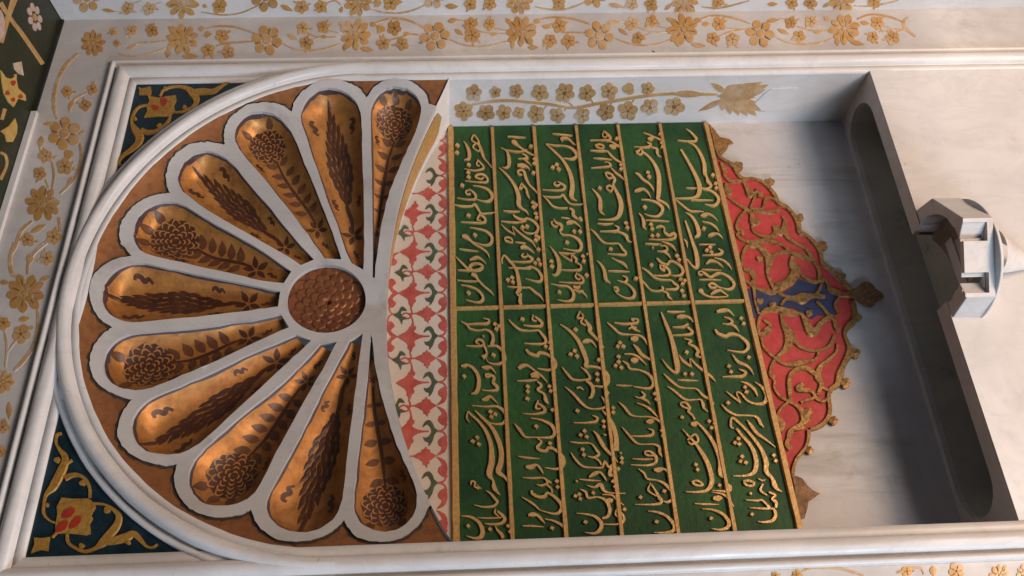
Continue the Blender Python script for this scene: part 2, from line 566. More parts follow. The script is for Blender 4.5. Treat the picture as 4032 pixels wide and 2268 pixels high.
def rosette(surf, T, x, y, r, mat, parent, h=0.0008, name='flower', peony=False):
    c, R, e1, e2 = metric(surf, T, x, y, r)
    V, F = [], []
    ph = random.uniform(0, 6.28)
    def d(th): return e1 * math.cos(th) + e2 * math.sin(th)
    def add(cc, rl, rw, th, hh, pt_=0.0):
        fan_geo(surf, cc, ellipse_poly(cc, d(th) * rl, d(th + math.pi / 2) * rw, 12, pt_), hh, V, F)
    if peony:
        for k in range(9):
            th = ph + k * 2 * math.pi / 9 + random.uniform(-0.1, 0.1)
            add(c + d(th) * random.uniform(0.62, 0.72), random.uniform(0.24, 0.36), random.uniform(0.19, 0.25), th + random.uniform(-0.3, 0.3), h * (1 + 0.05 * (k % 3)), random.uniform(0.1, 0.55))
        for k in range(6):
            th = ph + 0.3 + k * 2 * math.pi / 6
            add(c + d(th) * 0.36, 0.19, 0.165, th + random.uniform(-0.3, 0.3), h * (1.3 + 0.06 * (k % 2)))
        add(c, 0.15, 0.14, ph, h * 1.7)
    else:
        for k in range(6):
            th = ph + k * 2 * math.pi / 6
            add(c + d(th) * 0.66, random.uniform(0.30, 0.35), random.uniform(0.28, 0.315), th, h * (1 + 0.06 * (k % 2)))
        add(c, 0.27, 0.26, ph, h * 1.5)
    n0 = len(F)
    if mat in ('flower', 'flower_jamb'):
        for k in range(7 if peony else 6):
            th = ph + (k + 0.5) * 2 * math.pi / (7 if peony else 6) + random.uniform(-0.15, 0.15)
            d0, d1 = d(th), d(th + 1.571)
            a_, b_ = random.uniform(0.28, 0.40), random.uniform(0.6, 0.85)
            fan_geo(surf, c + d0 * (a_ + b_) / 2, [c + d0 * a_, c + d0 * (a_ + b_) / 2 + d1 * 0.025, c + d0 * b_, c + d0 * (a_ + b_) / 2 - d1 * 0.025], h * 2.0, V, F)
    o = mesh(name, V, F, mat, parent)
    o.data.materials.append(M['flower_dark'])
    for f in o.data.polygons[n0:]: f.material_index = 1
    return o

def ornament(data, surf, parent, fm='flower', vm='vine', h=0.0008):
    for ln in data.strip().split('\n'):
        T = None
        for item in ln.split(';'):
            tk = item.split()
            if not tk: continue
            k, v = tk[0], [float(x) for x in tk[1:]]
            if k == 'T': T = tuple(v)
            elif k == 'F':
                flower(surf, T, v[0], v[1], v[2] * 0.94, int(v[3]) if len(v) > 3 else 5, fm, parent, h)
                for _ in range(2 if fm == 'flower' else 0):     # small leaves beside each blossom
                    a, r = random.uniform(0, 6.28), v[2]
                    x0, y0 = v[0] + r * 0.8 * math.cos(a), v[1] + r * 0.8 * math.sin(a)
                    a += random.uniform(-0.5, 0.5)
                    leaf(surf, T, x0, y0, x0 + r * random.uniform(0.5, 0.8) * math.cos(a), y0 + r * random.uniform(0.4, 0.6) * math.sin(a), r * 0.3, vm, parent, h * 0.8)
            elif k == 'R': rosette(surf, T, v[0], v[1], v[2], fm, parent, h)
            elif k == 'K': rosette(surf, T, v[0], v[1], v[2], fm, parent, h, peony=True)
            elif k == 'L': leaf(surf, T, *v[:4], v[4] if len(v) > 4 else 36, fm, parent, h)
            elif k == 'V':
                w = v[0]
                pts = [(v[i], v[i + 1], 1.35 * w * (0.7 if i in (1, len(v) - 2) else 1.0)) for i in range(1, len(v) - 1, 2)]
                stroke('vine', surf, T, pts, h * 0.8, vm, parent)
# ------------------------------------------------------------------ the setting: niche, masonry
def arc_z(x): return 1.068 + math.sqrt(max(0.64 - x * x, 0))

masonry = mesh('masonry_wall', [(-1.2, 0.30, 0.4), (1.2, 0.30, 0.4), (1.2, 0.30, 2.9), (-1.2, 0.30, 2.9)], [(0, 1, 2, 3)], 'marble')
masonry['kind'] = 'structure'

niche = structure('niche_wall')
NX = 48
XS = [-0.4 + 0.8 * k / NX for k in range(NX + 1)]
back_out = [(-0.4, 0.93), (0.4, 0.93)] + [(x, arc_z(x) + 0.012) for x in reversed(XS)]
patch('back_slab', BACK.pt, back_out, [], 0, 'marble_back', niche, skirt=0)
for sx in (-1, 1):
    o = mesh('jamb', [(0.4 * sx, 0.0, 0.93), (0.4 * sx, D, 0.93), (0.4 * sx, D, 1.775), (0.4 * sx, 0.0, 1.775)], [(0, 1, 2, 3)], 'marble_light', niche)
    if sx == 1: jamb = o
FLOOR = ZSurf(1.0, +1)
def arc_pts(cx, cy, r, a0, a1, n=6):
    return [(cx + r * math.cos(math.radians(a0 + (a1 - a0) * k / n)), cy + r * math.sin(math.radians(a0 + (a1 - a0) * k / n))) for k in range(n + 1)]
hl = [(-0.07, 0.0), (-0.07, 0.028)] + [(-0.33, 0.028)] + arc_pts(-0.33, 0.076, 0.048, -90, -270, 10) + arc_pts(0.33, 0.076, 0.048, 90, -90, 10) + [(0.07, 0.028), (0.07, 0.0)]
floor_out = [(-0.4, 0.0)] + hl + [(0.4, 0.0), (0.4, D), (-0.4, D)]
patch('basin_rim', FLOOR.pt, floor_out, [], 0.02, 'marble', niche, skirt=0.010, smooth=False)
hw = hl[1:-1]
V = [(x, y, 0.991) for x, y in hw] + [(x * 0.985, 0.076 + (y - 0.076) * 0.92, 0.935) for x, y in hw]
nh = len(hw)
mesh('basin_wall', V, [(k, k + 1, nh + k + 1, nh + k) for k in range(nh - 1)], 'marble_basin_shade', niche, True)
box('basin_bottom', -0.395, 0.395, 0.012, 0.130, 0.930, 0.936, 'marble_basin_shade', niche)

# ------------------------------------------------------------------ marble surround
sur = thing('marble_surround', 'carved marble frame with gilt flower scrolls and rolled mouldings around the fountain niche', 'frame')
PROF = [(-0.0005, 0.006), (0.0, -0.001), (0.012, -0.001)]
def roll(s0, s1, h, n=9, y0=0.0):
    return [(s0 + (s1 - s0) * (1 - math.cos(math.pi * k / n)) / 2, y0 - h * math.sin(math.pi * k / n) ** 0.8) for k in range(n + 1)]
PROF += roll(0.0125, 0.0365, 0.013, 12, 0.0005) + [(0.0373, 0.009), (0.0394, 0.009)] + roll(0.0398, 0.0500, 0.009, 8, 0.0008) + [(0.0515, 0.0005)]
X0, ZT, ZB = 0.4, 2.3, 0.55
def sweep(name, pts_of, mat, parent):
    V, F = [], []
    n = len(PROF)
    base = pts_of(0)
    ND = 60
    rr = random.Random(len(name) + int(base[0][0] * 100))
    wav = [[(rr.uniform(0.0, 6.28), rr.uniform(0.25, 0.9)) for _ in range(3)] for _ in PROF]
    for i, (s, y) in enumerate(PROF):
        P_ = pts_of(s)
        a, b = np.array(P_[0]), np.array(P_[-1])
        for k in range(ND + 1):
            q = a + (b - a) * k / ND
            e = 0 if k in (0, ND) else 1     # hand-worked: the profile wanders by a fraction of a millimetre
            j = e * 0.00035 * sum(w * math.sin(ph + k * f) for (ph, w), f in zip(wav[i], (0.31, 0.83, 2.1)))
            V.append((q[0], y + (j if 2 < i < n - 1 else 0), q[1]))
    m = ND + 1
    for i in range(n - 1):
        for k in range(m - 1):
            F.append((i * m + k, i * m + k + 1, (i + 1) * m + k + 1, (i + 1) * m + k))
    return mesh(name, V, F, mat, parent, True)
sweep('moulding', lambda s: [(X0 + s, ZB), (X0 + s, ZT + s)], 'marble_light', sur)
sweep('moulding', lambda s: [(X0 + s, ZT + s), (-X0 - s, ZT + s)], 'marble_light', sur)
sweep('moulding', lambda s: [(-X0 - s, ZT + s), (-X0 - s, ZB)], 'marble_light', sur)
SB = 0.0514
XO, ZO = REVEAL_X, SOFFIT_Z
def slab(name, poly, surf, h, th, mat, parent):
    V, F = [], []
    plate_geo(surf, poly, h, V, F, base=h - th)
    return mesh(name, V, F, mat, parent)
slab('band_slab', [(X0 + SB, ZB), (XO, ZB), (XO, ZO), (X0 + SB, ZT + SB)], FRONT, 0, 0.03, 'marble', sur)
slab('band_slab', [(X0 + SB, ZT + SB), (XO, ZO), (-XO, ZO), (-X0 - SB, ZT + SB)], FRONT, 0, 0.03, 'marble', sur)
slab('band_slab', [(-X0 - SB, ZT + SB), (-XO, ZO), (-XO, ZB), (-X0 - SB, ZB)], FRONT, 0, 0.03, 'marble', sur)
# raised fillet along the top joint, and the open dark joint towards the corner
box('edge_fillet', -XO, 0.335, -0.007, 0.001, 2.4505, 2.4600, 'marble_light', sur)
box('open_joint', 0.335, 0.553, -0.0035, 0.001, 2.4545, 2.4607, 'gap', sur)
# arch moulding: revolved
APROF = [(0.4035, 0.004), (0.4040, -0.0018), (0.4130, -0.0018)] + [(r, y) for r, y in roll(0.4135, 0.4345, 0.0145, 12, 0.0)] + [(0.4353, 0.006), (0.4377, 0.006), (0.4385, -0.0024), (0.4455, -0.0024), (0.4465, 0.0045)]
V, F = [], []
NA = 72
for r, y in APROF:
    for k in range(NA + 1):
        a = math.pi * k / NA
        w_ = 0.0004 * math.sin(k * 0.9 + r * 900) + 0.0003 * math.sin(k * 2.3 + r * 400)
        V.append(((r + w_ * 0.8) * math.cos(a), y + w_, ARC_Z + (r + w_ * 0.8) * math.sin(a)))
for i in range(len(APROF) - 1):
    for k in range(NA):
        c = i * (NA + 1) + k
        F.append((c, c + 1, c + NA + 2, c + NA + 1))
mesh('arch_moulding', V, F, 'marble_light', sur, True)
# gilt flowers of the right-hand and upper bands and the lower left band
ornament('''
T 250 0 2.576;K 300 440 140;F 505 325 45;F 690 320 65;F 900 310 68;F 540 440 40;L 640 500 740 460 40;V 14 560 545 700 570 850 550 980 510 1040 490;V 14 640 500 760 440 900 430 1040 415;K 1210 400 172;L 1060 270 1140 330 40;L 1040 370 1160 380 50;L 1055 585 1080 480 60;L 1210 570 1370 575 60;L 1370 300 1440 290 50
T 250 0 2.576;V 16 1430 300 1550 270 1700 270 1830 300 1950 345;V 18 1550 470 1650 440 1800 430 1920 420;F 1465 350 38 3;F 1610 370 78;F 1470 510 76;F 1670 530 72;R 2065 410 158;V 12 2220 440 2300 480 2400 505 2576 510;F 2430 285 70;L 2270 350 2380 410 45;F 2460 435 75
T 1150 0 2.576;F 320 275 68;V 14 150 330 220 365 300 380 450 375;V 12 370 310 470 335;V 13 0 500 150 515 300 500 420 470 490 445;L 290 370 360 380 35;V 10 210 400 290 380;K 640 350 172;L 470 235 550 270 40;L 530 520 540 440 45;L 790 240 860 262 50;L 690 490 830 510 50;V 18 840 240 950 200 1080 190 1200 215 1290 255 1370 300
T 1150 0 2.576;F 900 300 45 3;F 1040 290 80;V 16 1000 410 1100 380 1200 350 1290 355;L 1130 340 1220 350 35;F 930 445 75;F 1115 450 72;R 1450 370 158;V 14 1600 400 1720 450 1850 470 2000 465 2180 420;L 1580 220 1680 200 50;V 12 1650 205 1760 210;F 1810 245 72;F 2005 250 66;V 12 1840 290 1950 330 2180 345;V 12 2060 290 2180 310;L 1650 300 1740 360 45;F 1830 360 85;L 2010 350 2090 345 35;K 2330 320 168;L 2170 185 2230 260 45;L 2235 500 2240 400 45;L 2450 210 2525 230 50;L 2390 480 2500 485 45
T 2050 0 2.576;V 18 190 205 300 180 430 180 560 200 700 245;L 220 265 310 280 45;F 395 265 75;V 16 420 335 520 330 650 335;F 300 410 75;F 490 420 75;R 800 360 152;V 15 960 390 1080 435 1250 460 1400 445 1520 400;L 880 230 1010 225 45;V 12 1000 215 1080 210;F 1130 240 68;F 1330 220 68;V 14 1190 280 1330 325 1490 325;V 12 1380 265 1490 290;L 990 290 1090 360 40;F 1190 385 65;V 12 1240 370 1330 335
T 2050 0 2.576;K 1650 300 168;L 1480 185 1540 220 40;L 1605 475 1570 380 50;L 1760 200 1835 215 50;L 1730 450 1880 470 45;V 18 1800 205 1920 165 2060 165 2200 195 2330 240;L 1840 250 1920 240 45;F 2010 250 72;V 13 2070 290 2290 300;V 14 2010 370 2130 320 2290 305;F 1950 390 72;F 2150 400 78;R 2430 340 148
T 2950 0 2.381;V 15 240 345 370 400 520 415 680 400 770 360;L 165 195 280 190 40;V 12 270 180 350 180;F 395 215 60;F 580 205 60;V 13 450 250 600 290 740 290;V 12 640 235 730 250;L 265 275 380 325 38;F 465 345 62;L 600 300 680 300 35;K 890 270 150;L 700 160 760 200 40;L 830 430 820 350 45;L 940 390 1080 420 45;V 16 1010 180 1100 145 1200 140 1320 160 1440 205;L 1040 210 1130 225 40;F 1200 220 68;V 14 1270 250 1370 275 1460 275;F 1160 350 62;F 1345 355 70;V 12 1220 300 1340 280;V 12 1380 300 1470 270;V 24 1490 165 1450 200 1460 260 1560 345
T 0 200 1.811;V 22 555 20 480 90 430 170 390 290 385 400 410 490;F 480 290 45;F 660 275 45 4;F 610 390 48 4;V 12 620 300 530 350 495 440;L 490 420 530 350 30;R 460 590 122;L 310 525 390 520 25;L 560 600 610 575 25;V 18 570 660 580 760 550 880 490 960 430 1020;L 300 610 285 700 45;V 14 285 700 300 740;F 330 755 55;F 465 825 60;F 285 880 52;V 16 370 790 385 880 375 980;V 16 325 920 350 985;L 520 900 480 970 30;F 490 740 35 3
T 0 200 1.811;K 310 1090 132;V 22 230 1215 150 1290 110 1400 80 1449;L 220 1300 330 1240 40;F 200 1350 55;F 385 1330 58;V 26 420 1190 430 1290;V 16 310 1370 240 1440
T 0 950 1.61;V 22 90 10 65 110 75 200 110 230;F 300 110 52;L 195 80 185 150 45;V 16 300 10 220 75 180 150 175 210;K 160 330 132;L 0 260 60 265 30;L 320 225 250 250 25;V 20 240 430 240 560 210 670 140 770 90 820;F 25 520 45;F 135 590 62;L 120 500 190 490 35;V 14 30 570 45 680 35 800;V 12 110 620 50 700;K 20 890 78;L 60 1020 60 1130 35;F 20 1180 45;F 5 1335 40
T 3032 2068 2.576;V 18 320 470 430 435 560 435 700 440 830 475 950 515;F 55 510 40;F 270 505 55;F 1390 470 60 4;L 1280 485 1380 460 30;V 18 1430 430 1530 440 1560 500;L 1650 415 1660 520 70;F 1890 470 90;K 2330 510 112;K 2590 490 100
''', FRONT, sur)

# chips and cracks along the mouldings
CT = (1500, 1968, 4.293)
for T_, s in ((CT, '1168 760 5 1160 810 10 1148 872 5'), (CT, '590 788 8 596 832 5'), (CT, '680 788 8 684 815 5'),
              ((300, 150, 2.415), '770 205 5 783 218 7 790 226 4'), ((300, 150, 2.415), '1278 292 4 1300 306 5 1310 318 3'), ((3300, 150, 2.415), '700 128 12 712 138 16 722 150 8'), ((2950, 0, 2.381), '1530 470 10 1542 486 18 1552 502 8'),
              ((2050, 0, 2.576), '1340 515 5 1352 525 9 1366 536 4'), ((1150, 0, 2.576), '1290 430 6 1310 438 12 1330 440 5')):
    stroke('chip', YSurf(-0.0125 if T_ == CT else -0.0006), T_, triples(s), 0.0012, 'chip', sur)
# ------------------------------------------------------------------ right-hand reveal and painted soffit
rev = thing('marble_reveal', 'pale marble side wall with a strip of gilt flowers, meeting the frame at the right', 'wall')
slab('reveal_slab', [(-0.42, ZB), (0.03, ZB), (0.03, ZO - 0.001), (-0.42, ZO - 0.001)], REVEAL, 0, 0.05, 'marble_light', rev)
ornament('''
T 250 0 2.576;R 240 -20 150;L 390 95 530 115 35;V 12 500 115 620 115;F 655 80 72;F 870 85 72;V 12 690 40 790 5;V 12 920 45 990 20;K 1200 30 170;F 1580 60 80;L 1410 50 1460 70 40;V 13 1400 120 1600 150 1780 135 1900 90 2000 40;R 2050 -30 150;F 2415 70 75;L 2200 50 2330 110 50
T 1150 0 2.576;F 295 60 70;V 14 350 30 440 5 500 50;L 490 130 510 60 40;K 670 20 150;V 16 800 90 950 125 1100 130 1250 95 1400 25;F 1005 25 85;F 870 30 40 3;R 1430 -40 130;L 1550 60 1690 65 60;F 1805 40 72;F 2005 40 72;K 2300 10 150
T 2050 0 2.576;V 16 150 65 280 90 430 95 560 60 680 10;F 390 20 75;R 750 -50 130;L 890 40 1060 70 50;F 1130 40 72;F 1325 40 72;L 1460 100 1540 30 40;K 1660 10 150;V 16 1840 65 1980 80 2120 60 2320 5;F 2000 20 70
T 2950 0 2.381;L 170 40 270 35 40;F 400 20 62;F 570 20 70;L 690 65 770 20 35;K 860 0 140;V 14 980 50 1130 55 1280 30 1400 0;F 1170 0 75
''', REVEAL, rev)

sof = thing('painted_soffit', 'dark green painted soffit with gilt lattice lines and cream flowers above the frame', 'soffit')
slab('soffit_board', [(-1.0, -0.45), (0.62, -0.45), (0.62, 0.05), (-1.0, 0.05)], SOFFIT, 0, 0.03, 'soffit', sof)
ST = (0, 0, 1.61)
for s in ('0 15 30 60 110 24 150 230 26 270 405 26', '95 -20 44 50 110 32 0 270 44', '30 690 22 10 760 18', '0 965 20 35 990 16 40 1050 14 0 1140 20', '95 470 14 95 505 14'):
    stroke('lattice_line', SOFFIT, ST, triples(s), 0.0015, 'soffit_line', sof)
c, R, e1, e2 = metric(SOFFIT, ST, 217, 110, 60)
for k in range(7):
    th = 2 * math.pi * k / 7
    V, F = [], []
    dd = lambda a: np.array([math.cos(a), math.sin(a)]) * 0.0245
    cc = c + dd(th) * 0.68
    fan_geo(SOFFIT, cc, ellipse_poly(cc, dd(th) * 0.30, dd(th + 1.571) * 0.26, 10), 0.0016, V, F)
    mesh('daisy_petal', V, F, 'pink', sof)
V, F = [], []
fan_geo(SOFFIT, c, ellipse_poly(c, dd(0) * 0.27, dd(1.571) * 0.27, 12), 0.0016, V, F)
mesh('daisy_centre', V, F, 'soffit_line', sof)
for s, m in (('0,445 30,490 60,500 95,485 110,560 155,600 160,640 110,625 80,680 50,650 20,590 10,530', 'yellow'),
             ('80,400 130,390 145,480 115,470 90,440', 'cream'), ('0,830 50,800 90,750 105,800 100,850 75,900 40,900 30,860', 'yellow'),
             ('0,60 20,110 25,200 0,260 -30,200 -30,100', 'pink')):
    plate('painted_flower', SOFFIT, trace(SOFFIT, ST, s), 0.0018, m, sof)
for x, y, r in ((75, 525, 18), (38, 590, 16), (75, 632, 14), (122, 610, 14)):
    flower(SOFFIT, ST, x, y, r, 3, 'drop', sof, 0.0024, 'red_drop')

for dx in (-0.50, -1.0):                 # the painted pattern repeats along the soffit
    for ch in [c_ for c_ in sof.children if not c_.name.startswith('soffit_board') and c_.location.x == 0]:
        c_ = ch.copy(); COL.objects.link(c_); c_.parent = sof; c_.location.x = dx
# ------------------------------------------------------------------ shell tympanum
T1, T2, T3, T4, T5 = (300, 280, 2.07), (900, 280, 1.767), (250, 900, 1.811), (400, 1350, 1.61), (900, 1300, 1.61)
FULL = (0, 0, 1)
PET = [
 (T2, '1005,1445 1003,1200 1000,900 993,600 988,330 1000,240 1050,160 1120,122 1190,118 1260,142 1315,195 1340,265 1325,360 1285,470 1235,580 1185,690 1140,800 1100,930 1070,1060 1045,1200 1028,1330 1018,1445'),
 (T2, '860,1345 820,1260 760,1080 690,900 620,690 545,470 505,340 515,260 560,185 625,138 690,125 770,135 840,175 890,230 920,300 930,450 937,700 943,1000 945,1200 942,1392'),
 (T2, '672,1312 560,1150 440,990 320,840 200,700 100,580 55,500 42,430 70,360 130,310 210,290 290,300 360,340 430,420 480,520 530,650 590,790 650,940 710,1090 760,1230 788,1318'),
 (FULL, '1186,1048 1115,1002 1002,939 900,880 846,848 759,790 715,745 701,710 703,681 725,637 759,611 807,599 846,605 889,628 928,662 957,699 1024,778 1092,857 1160,942 1237,1027'),
 (FULL, '1120,1121 1000,1104 968,1093 802,1057 700,1034 636,1019 576,1003 543,975 526,935 525,908 537,869 566,831 609,807 657,798 711,807 764,836 822,872 904,918 1000,971 1150,1074'),
 (T3, '1548,455 1400,425 1200,385 1000,345 800,300 620,262 520,255 420,275 340,330 290,400 275,470 285,540 330,610 400,655 500,675 700,660 950,635 1200,608 1400,582 1537,565'),
 (T3, '1550,615 1400,650 1200,680 900,720 600,745 480,760 390,800 320,870 290,950 295,1020 330,1085 400,1135 490,1158 580,1155 680,1125 850,1055 1050,970 1250,875 1430,790 1610,710'),
 (T4, '1235,-45 1100,10 900,95 700,195 500,280 350,340 260,400 205,480 195,560 230,640 290,690 400,712 500,705 590,665 700,580 850,440 1000,300 1150,160 1250,70 1330,-5'),
 (T4, '1390,10 1300,110 1200,210 1050,340 900,460 780,560 660,670 590,750 555,840 565,930 620,1000 700,1033 800,1035 900,1010 980,950 1030,860 1110,700 1200,540 1290,370 1400,180 1495,0'),
 (T5, '770,70 700,200 620,350 540,510 460,670 370,840 290,980 245,1080 245,1150 290,1220 360,1265 460,1285 560,1270 640,1225 700,1150 730,1030 750,850 780,600 810,350 850,30'),
 (T5, '905,30 895,150 880,300 860,480 840,680 815,880 795,1080 800,1150 840,1225 920,1270 1000,1280 1080,1260 1150,1210 1190,1130 1195,1050 1170,960 1110,830 1050,680 1000,520 960,380 930,220 912,60')]
LOBES = [
 (T2, '1395,255 1380,180 1330,120 1260,78 1170,62 1080,80 1010,125 960,198'),
 (T2, '960,198 920,140 860,100 780,73 700,70 600,95 520,150 465,215 440,292'),
 (FULL, '1149,445 1120.7,424.3 1081,411.3 1030,409 979,418.7 934,447 905.7,475 889,510 884,545 887,574.7'),
 (T1, '1215,610 1100,590 1000,595 900,625 820,685 765,760 742,850 745,930 770,1005'),
 (FULL, '672,765.5 638,768 590,780 546,804 508,840 481,884 473,927 480,965 493,977 520.6,1013.2'),
 (T3, '490,205 400,220 310,260 230,330 195,420 200,520 235,610 290,670 355,712'),
 (T3, '355,712 290,760 230,830 200,920 200,1010 230,1080 300,1150 400,1200 498,1225'),
 (T4, '200,360 150,430 115,520 112,600 150,670 220,725 320,765 410,780 485,770'),
 (T4, '485,770 465,850 480,940 530,1020 600,1075 700,1105 800,1108 890,1090 955,1060'),
 (T5, '150,1140 170,1210 230,1280 320,1330 430,1345 540,1330 640,1290 700,1245 735,1205'),
 (T5, '735,1205 770,1270 840,1325 940,1345 1040,1340 1140,1295 1210,1230 1255,1150 1268,1115')]
shell = thing('shell_tympanum', 'fan of eleven gilded petal hollows with white ribs around a carved rosette under the arch', 'relief')

scallop, lobes3 = [], []
for T, s in LOBES:
    q = [tuple(p + np.array([random.gauss(0, 0.00045), random.gauss(0, 0.00045)])) for p in catmull(trace(CONCH, T, s), 4)]
    lobes3.append(q)
    scallop += q if not scallop else q[1:]
def lower_arc(xa, xb, n=60):
    return [(xa + (xb - xa) * k / n, arc_z(xa + (xb - xa) * k / n) - 0.006) for k in range(n + 1)]
xr, xl = scallop[0][0], scallop[-1][0]
rib_out = scallop[:-1] + lower_arc(xl, xr, 64)[:-1]
rib_out[0] = (xr, arc_z(xr) - 0.006)

class Petal:
    def __init__(s, T, pts):
        raw = trace(CONCH, T, pts)
        s.poly = [tuple(p + np.array([random.gauss(0, 0.00035), random.gauss(0, 0.00035)])) for p in catmull(raw, 3)]
        P = np.array(s.poly)
        s.o = (P[0] + P[-1]) / 2
        dist = np.hypot(*(P - s.o).T)
        # the axis runs to the middle of the widest rounded end
        far = P[dist > dist.max() * 0.93].mean(0)
        d = far - s.o
        s.ax = d / np.hypot(*d)
        s.nx = np.array([-s.ax[1], s.ax[0]])
        loc = np.stack([(P - s.o) @ s.ax, (P - s.o) @ s.nx], 1)
        s.len = loc[:, 0].max()
        t0 = max(loc[0, 0], loc[-1, 0])
        s.ts = np.concatenate([np.linspace(t0 + 1e-5, s.len * 0.8, 22), s.len * (0.8 + 0.2 * np.sin(np.linspace(0.08, 1, 16) * math.pi / 2) * 0.9995)])
        s.mid, s.w = [], []
        for t in s.ts:
            xs = []
            n = len(loc)
            for i in range(n):
                a, b = loc[i], loc[(i + 1) % n]
                if (a[0] > t) != (b[0] > t):
                    xs.append(a[1] + (b[1] - a[1]) * (t - a[0]) / (b[0] - a[0]))
            if len(xs) >= 2: s.mid.append((min(xs) + max(xs)) / 2); s.w.append((max(xs) - min(xs)) / 2)
            else:
                s.mid.append(s.mid[-1] if s.mid else 0); s.w.append(1e-4)
        s.mid, s.w = np.array(s.mid), np.array(s.w)
        s.wmax = s.w.max()
    def at(s, t, k):                    # t in 0..1 along the axis, k across in half-widths
        T_ = t * s.len
        m, w = np.interp(T_, s.ts, s.mid), np.interp(T_, s.ts, s.w)
        return s.o + s.ax * T_ + s.nx * (m + w * k)
    def depth(s, x, z):
        p = np.array((x, z)) - s.o
        t, a = p @ s.ax, p @ s.nx
        m, w = np.interp(t, s.ts, s.mid), max(np.interp(t, s.ts, s.w), 1e-5)
        k = min(abs(a - m) / w, 1.0)
        return 0.0030 + min(0.60 * w, 0.023) * (1 - k ** 2.0)
    def pt(s, a, b, h=0.0):
        return (a, conch(a, b) + s.depth(a, b) - h, b)

petals = [Petal(*p) for p in PET]
bc = np.array(CONCH.px(1288, 1184))
BR = 0.0615
ring = [(bc[0] + BR * math.cos(2 * math.pi * k / 56), bc[1] + BR * math.sin(2 * math.pi * k / 56)) for k in range(56)]
patch('rib_tracery', CONCH.pt, rib_out, [p.poly for p in petals] + [ring], 0.009, 'marble_rib', shell, h=0.004, skirt=0.009)
arch = [(ARC_R, 1.7605)] + [(ARC_R, 1.7605 + (ARC_Z - 1.7605) * k / 8) for k in range(1, 8)] + [(ARC_R * math.cos(math.pi * k / 64), ARC_Z + ARC_R * math.sin(math.pi * k / 64)) for k in range(65)] + [(-ARC_R, ARC_Z - (ARC_Z - 1.7605) * k / 8) for k in range(1, 9)]
field_out = arch + [(x, arc_z(x) - 0.003) for x in np.linspace(-0.3985, xl, 10)] + [tuple(p) for p in scallop[::-1]][1:-1] + [(x, arc_z(x) - 0.003) for x in np.linspace(xr, 0.3985, 10)]
patch('gilt_field', CONCH.pt, field_out, [], 0.010, 'gilt_field', shell, h=0.0, skirt=0)
for q in lobes3:
    V, F = [], []
    n = len(q)
    c0 = np.mean(np.array(q), 0)
    for i, p in enumerate(q):
        a, b = np.array(q[max(i - 1, 0)]), np.array(q[min(i + 1, n - 1)])
        d = b - a; d /= np.hypot(*d)
        nn = np.array([-d[1], d[0]])
        if (np.array(p) - bc) @ nn < 0: nn = -nn
        wv = 0.0040 + 0.0010 * math.sin(i * 1.7) + random.uniform(-0.0006, 0.0009)
        V.append(CONCH.pt(p[0], p[1], 0.0006)); V.append(CONCH.pt(p[0] + nn[0] * wv, p[1] + nn[1] * wv, 0.0006))
    F = [(2 * i, 2 * i + 1, 2 * i + 3, 2 * i + 2) for i in range(n - 1)]
    mesh('lobe_outline', V, F, 'outline_gold', shell)

def petal_bowl(p):
    V, F = [], []
    NS = 15
    ks = [math.sin(math.pi / 2 * (-1 + 2 * j / (NS - 1))) for j in range(NS)]
    n = len(p.ts)
    for i in range(n):
        for k in ks:
            q = p.o + p.ax * p.ts[i] + p.nx * (p.mid[i] + p.w[i] * k * 1.01)
            V.append(p.pt(*q))
    for i in range(n - 1):
        for j in range(NS - 1):
            c = i * NS + j
            F.append((c, c + 1, c + NS + 1, c + NS))
    # the flat inner end wall
    for j in range(NS - 1):
        pass
    o = mesh('petal', V, F, 'gilt_petal', shell, True)
    # dark painted outline just inside the rim
    V, F = [], []
    P = p.poly
    cen = None
    for i, q in enumerate(P):
        q = np.array(q)
        a, b = np.array(P[max(i - 1, 0)]), np.array(P[min(i + 1, len(P) - 1)])
        d = b - a; d /= (np.hypot(*d) or 1)
        nn = np.array([-d[1], d[0]])
        tgt = p.o + p.ax * np.clip((q - p.o) @ p.ax, 0, p.len - p.wmax)
        if (tgt - q) @ nn < 0: nn = -nn
        wv = 0.0024 + 0.0005 * math.sin(i * 0.9) + random.uniform(-0.0004, 0.0005)
        r = q + nn * wv
        V.append(p.pt(q[0], q[1], 0.0006)); V.append(p.pt(r[0], r[1], 0.0008))
    F = [(2 * i, 2 * i + 1, 2 * i + 3, 2 * i + 2) for i in range(len(P) - 1)]
    mesh('rim_line', V, F, 'outline', o)
    return o

def pfan(p, cc, outline, mat, parent, name, h=0.0007):
    """painted patch following the hollow: centre, middle ring and outline"""
    V, F = [], []
    n = len(outline)
    cc = np.array(cc)
    V.append(p.pt(cc[0], cc[1], h))
    fs = (0.25, 0.5, 0.75, 1.0) if n > 20 else (0.5, 1.0)
    for f in fs:
        for q in outline:
            r = cc + (np.array(q) - cc) * f
            V.append(p.pt(r[0], r[1], h))
    for k in range(n):
        j = (k + 1) % n
        F.append((0, 1 + k, 1 + j))
        for i in range(len(fs) - 1):
            b = 1 + i * n
            F.append((b + k, b + n + k, b + n + j, b + j))
    return mesh(name, V, F, mat, parent, True)

def pstroke(p, pts, w, mat, parent, name, h=0.0006):
    q = catmull(pts, 5)
    V, F = [], []
    for i, r in enumerate(q):
        a, b = q[max(i - 1, 0)], q[min(i + 1, len(q) - 1)]
        d = b - a; d /= (np.hypot(*d) or 1)
        nn = np.array([-d[1], d[0]])
        wi = w * (0.45 + 0.55 * math.sin(math.pi * min(max(i / (len(q) - 1), 0.08), 0.92)))
        for k in (-0.5, 0.0, 0.5):
            c = r + nn * wi * k
            V.append(p.pt(c[0], c[1], h))
    for i in range(len(q) - 1):
        for k in range(2):
            c = i * 3 + k
            F.append((c, c + 1, c + 4, c + 3))
    return mesh(name, V, F, mat, parent)

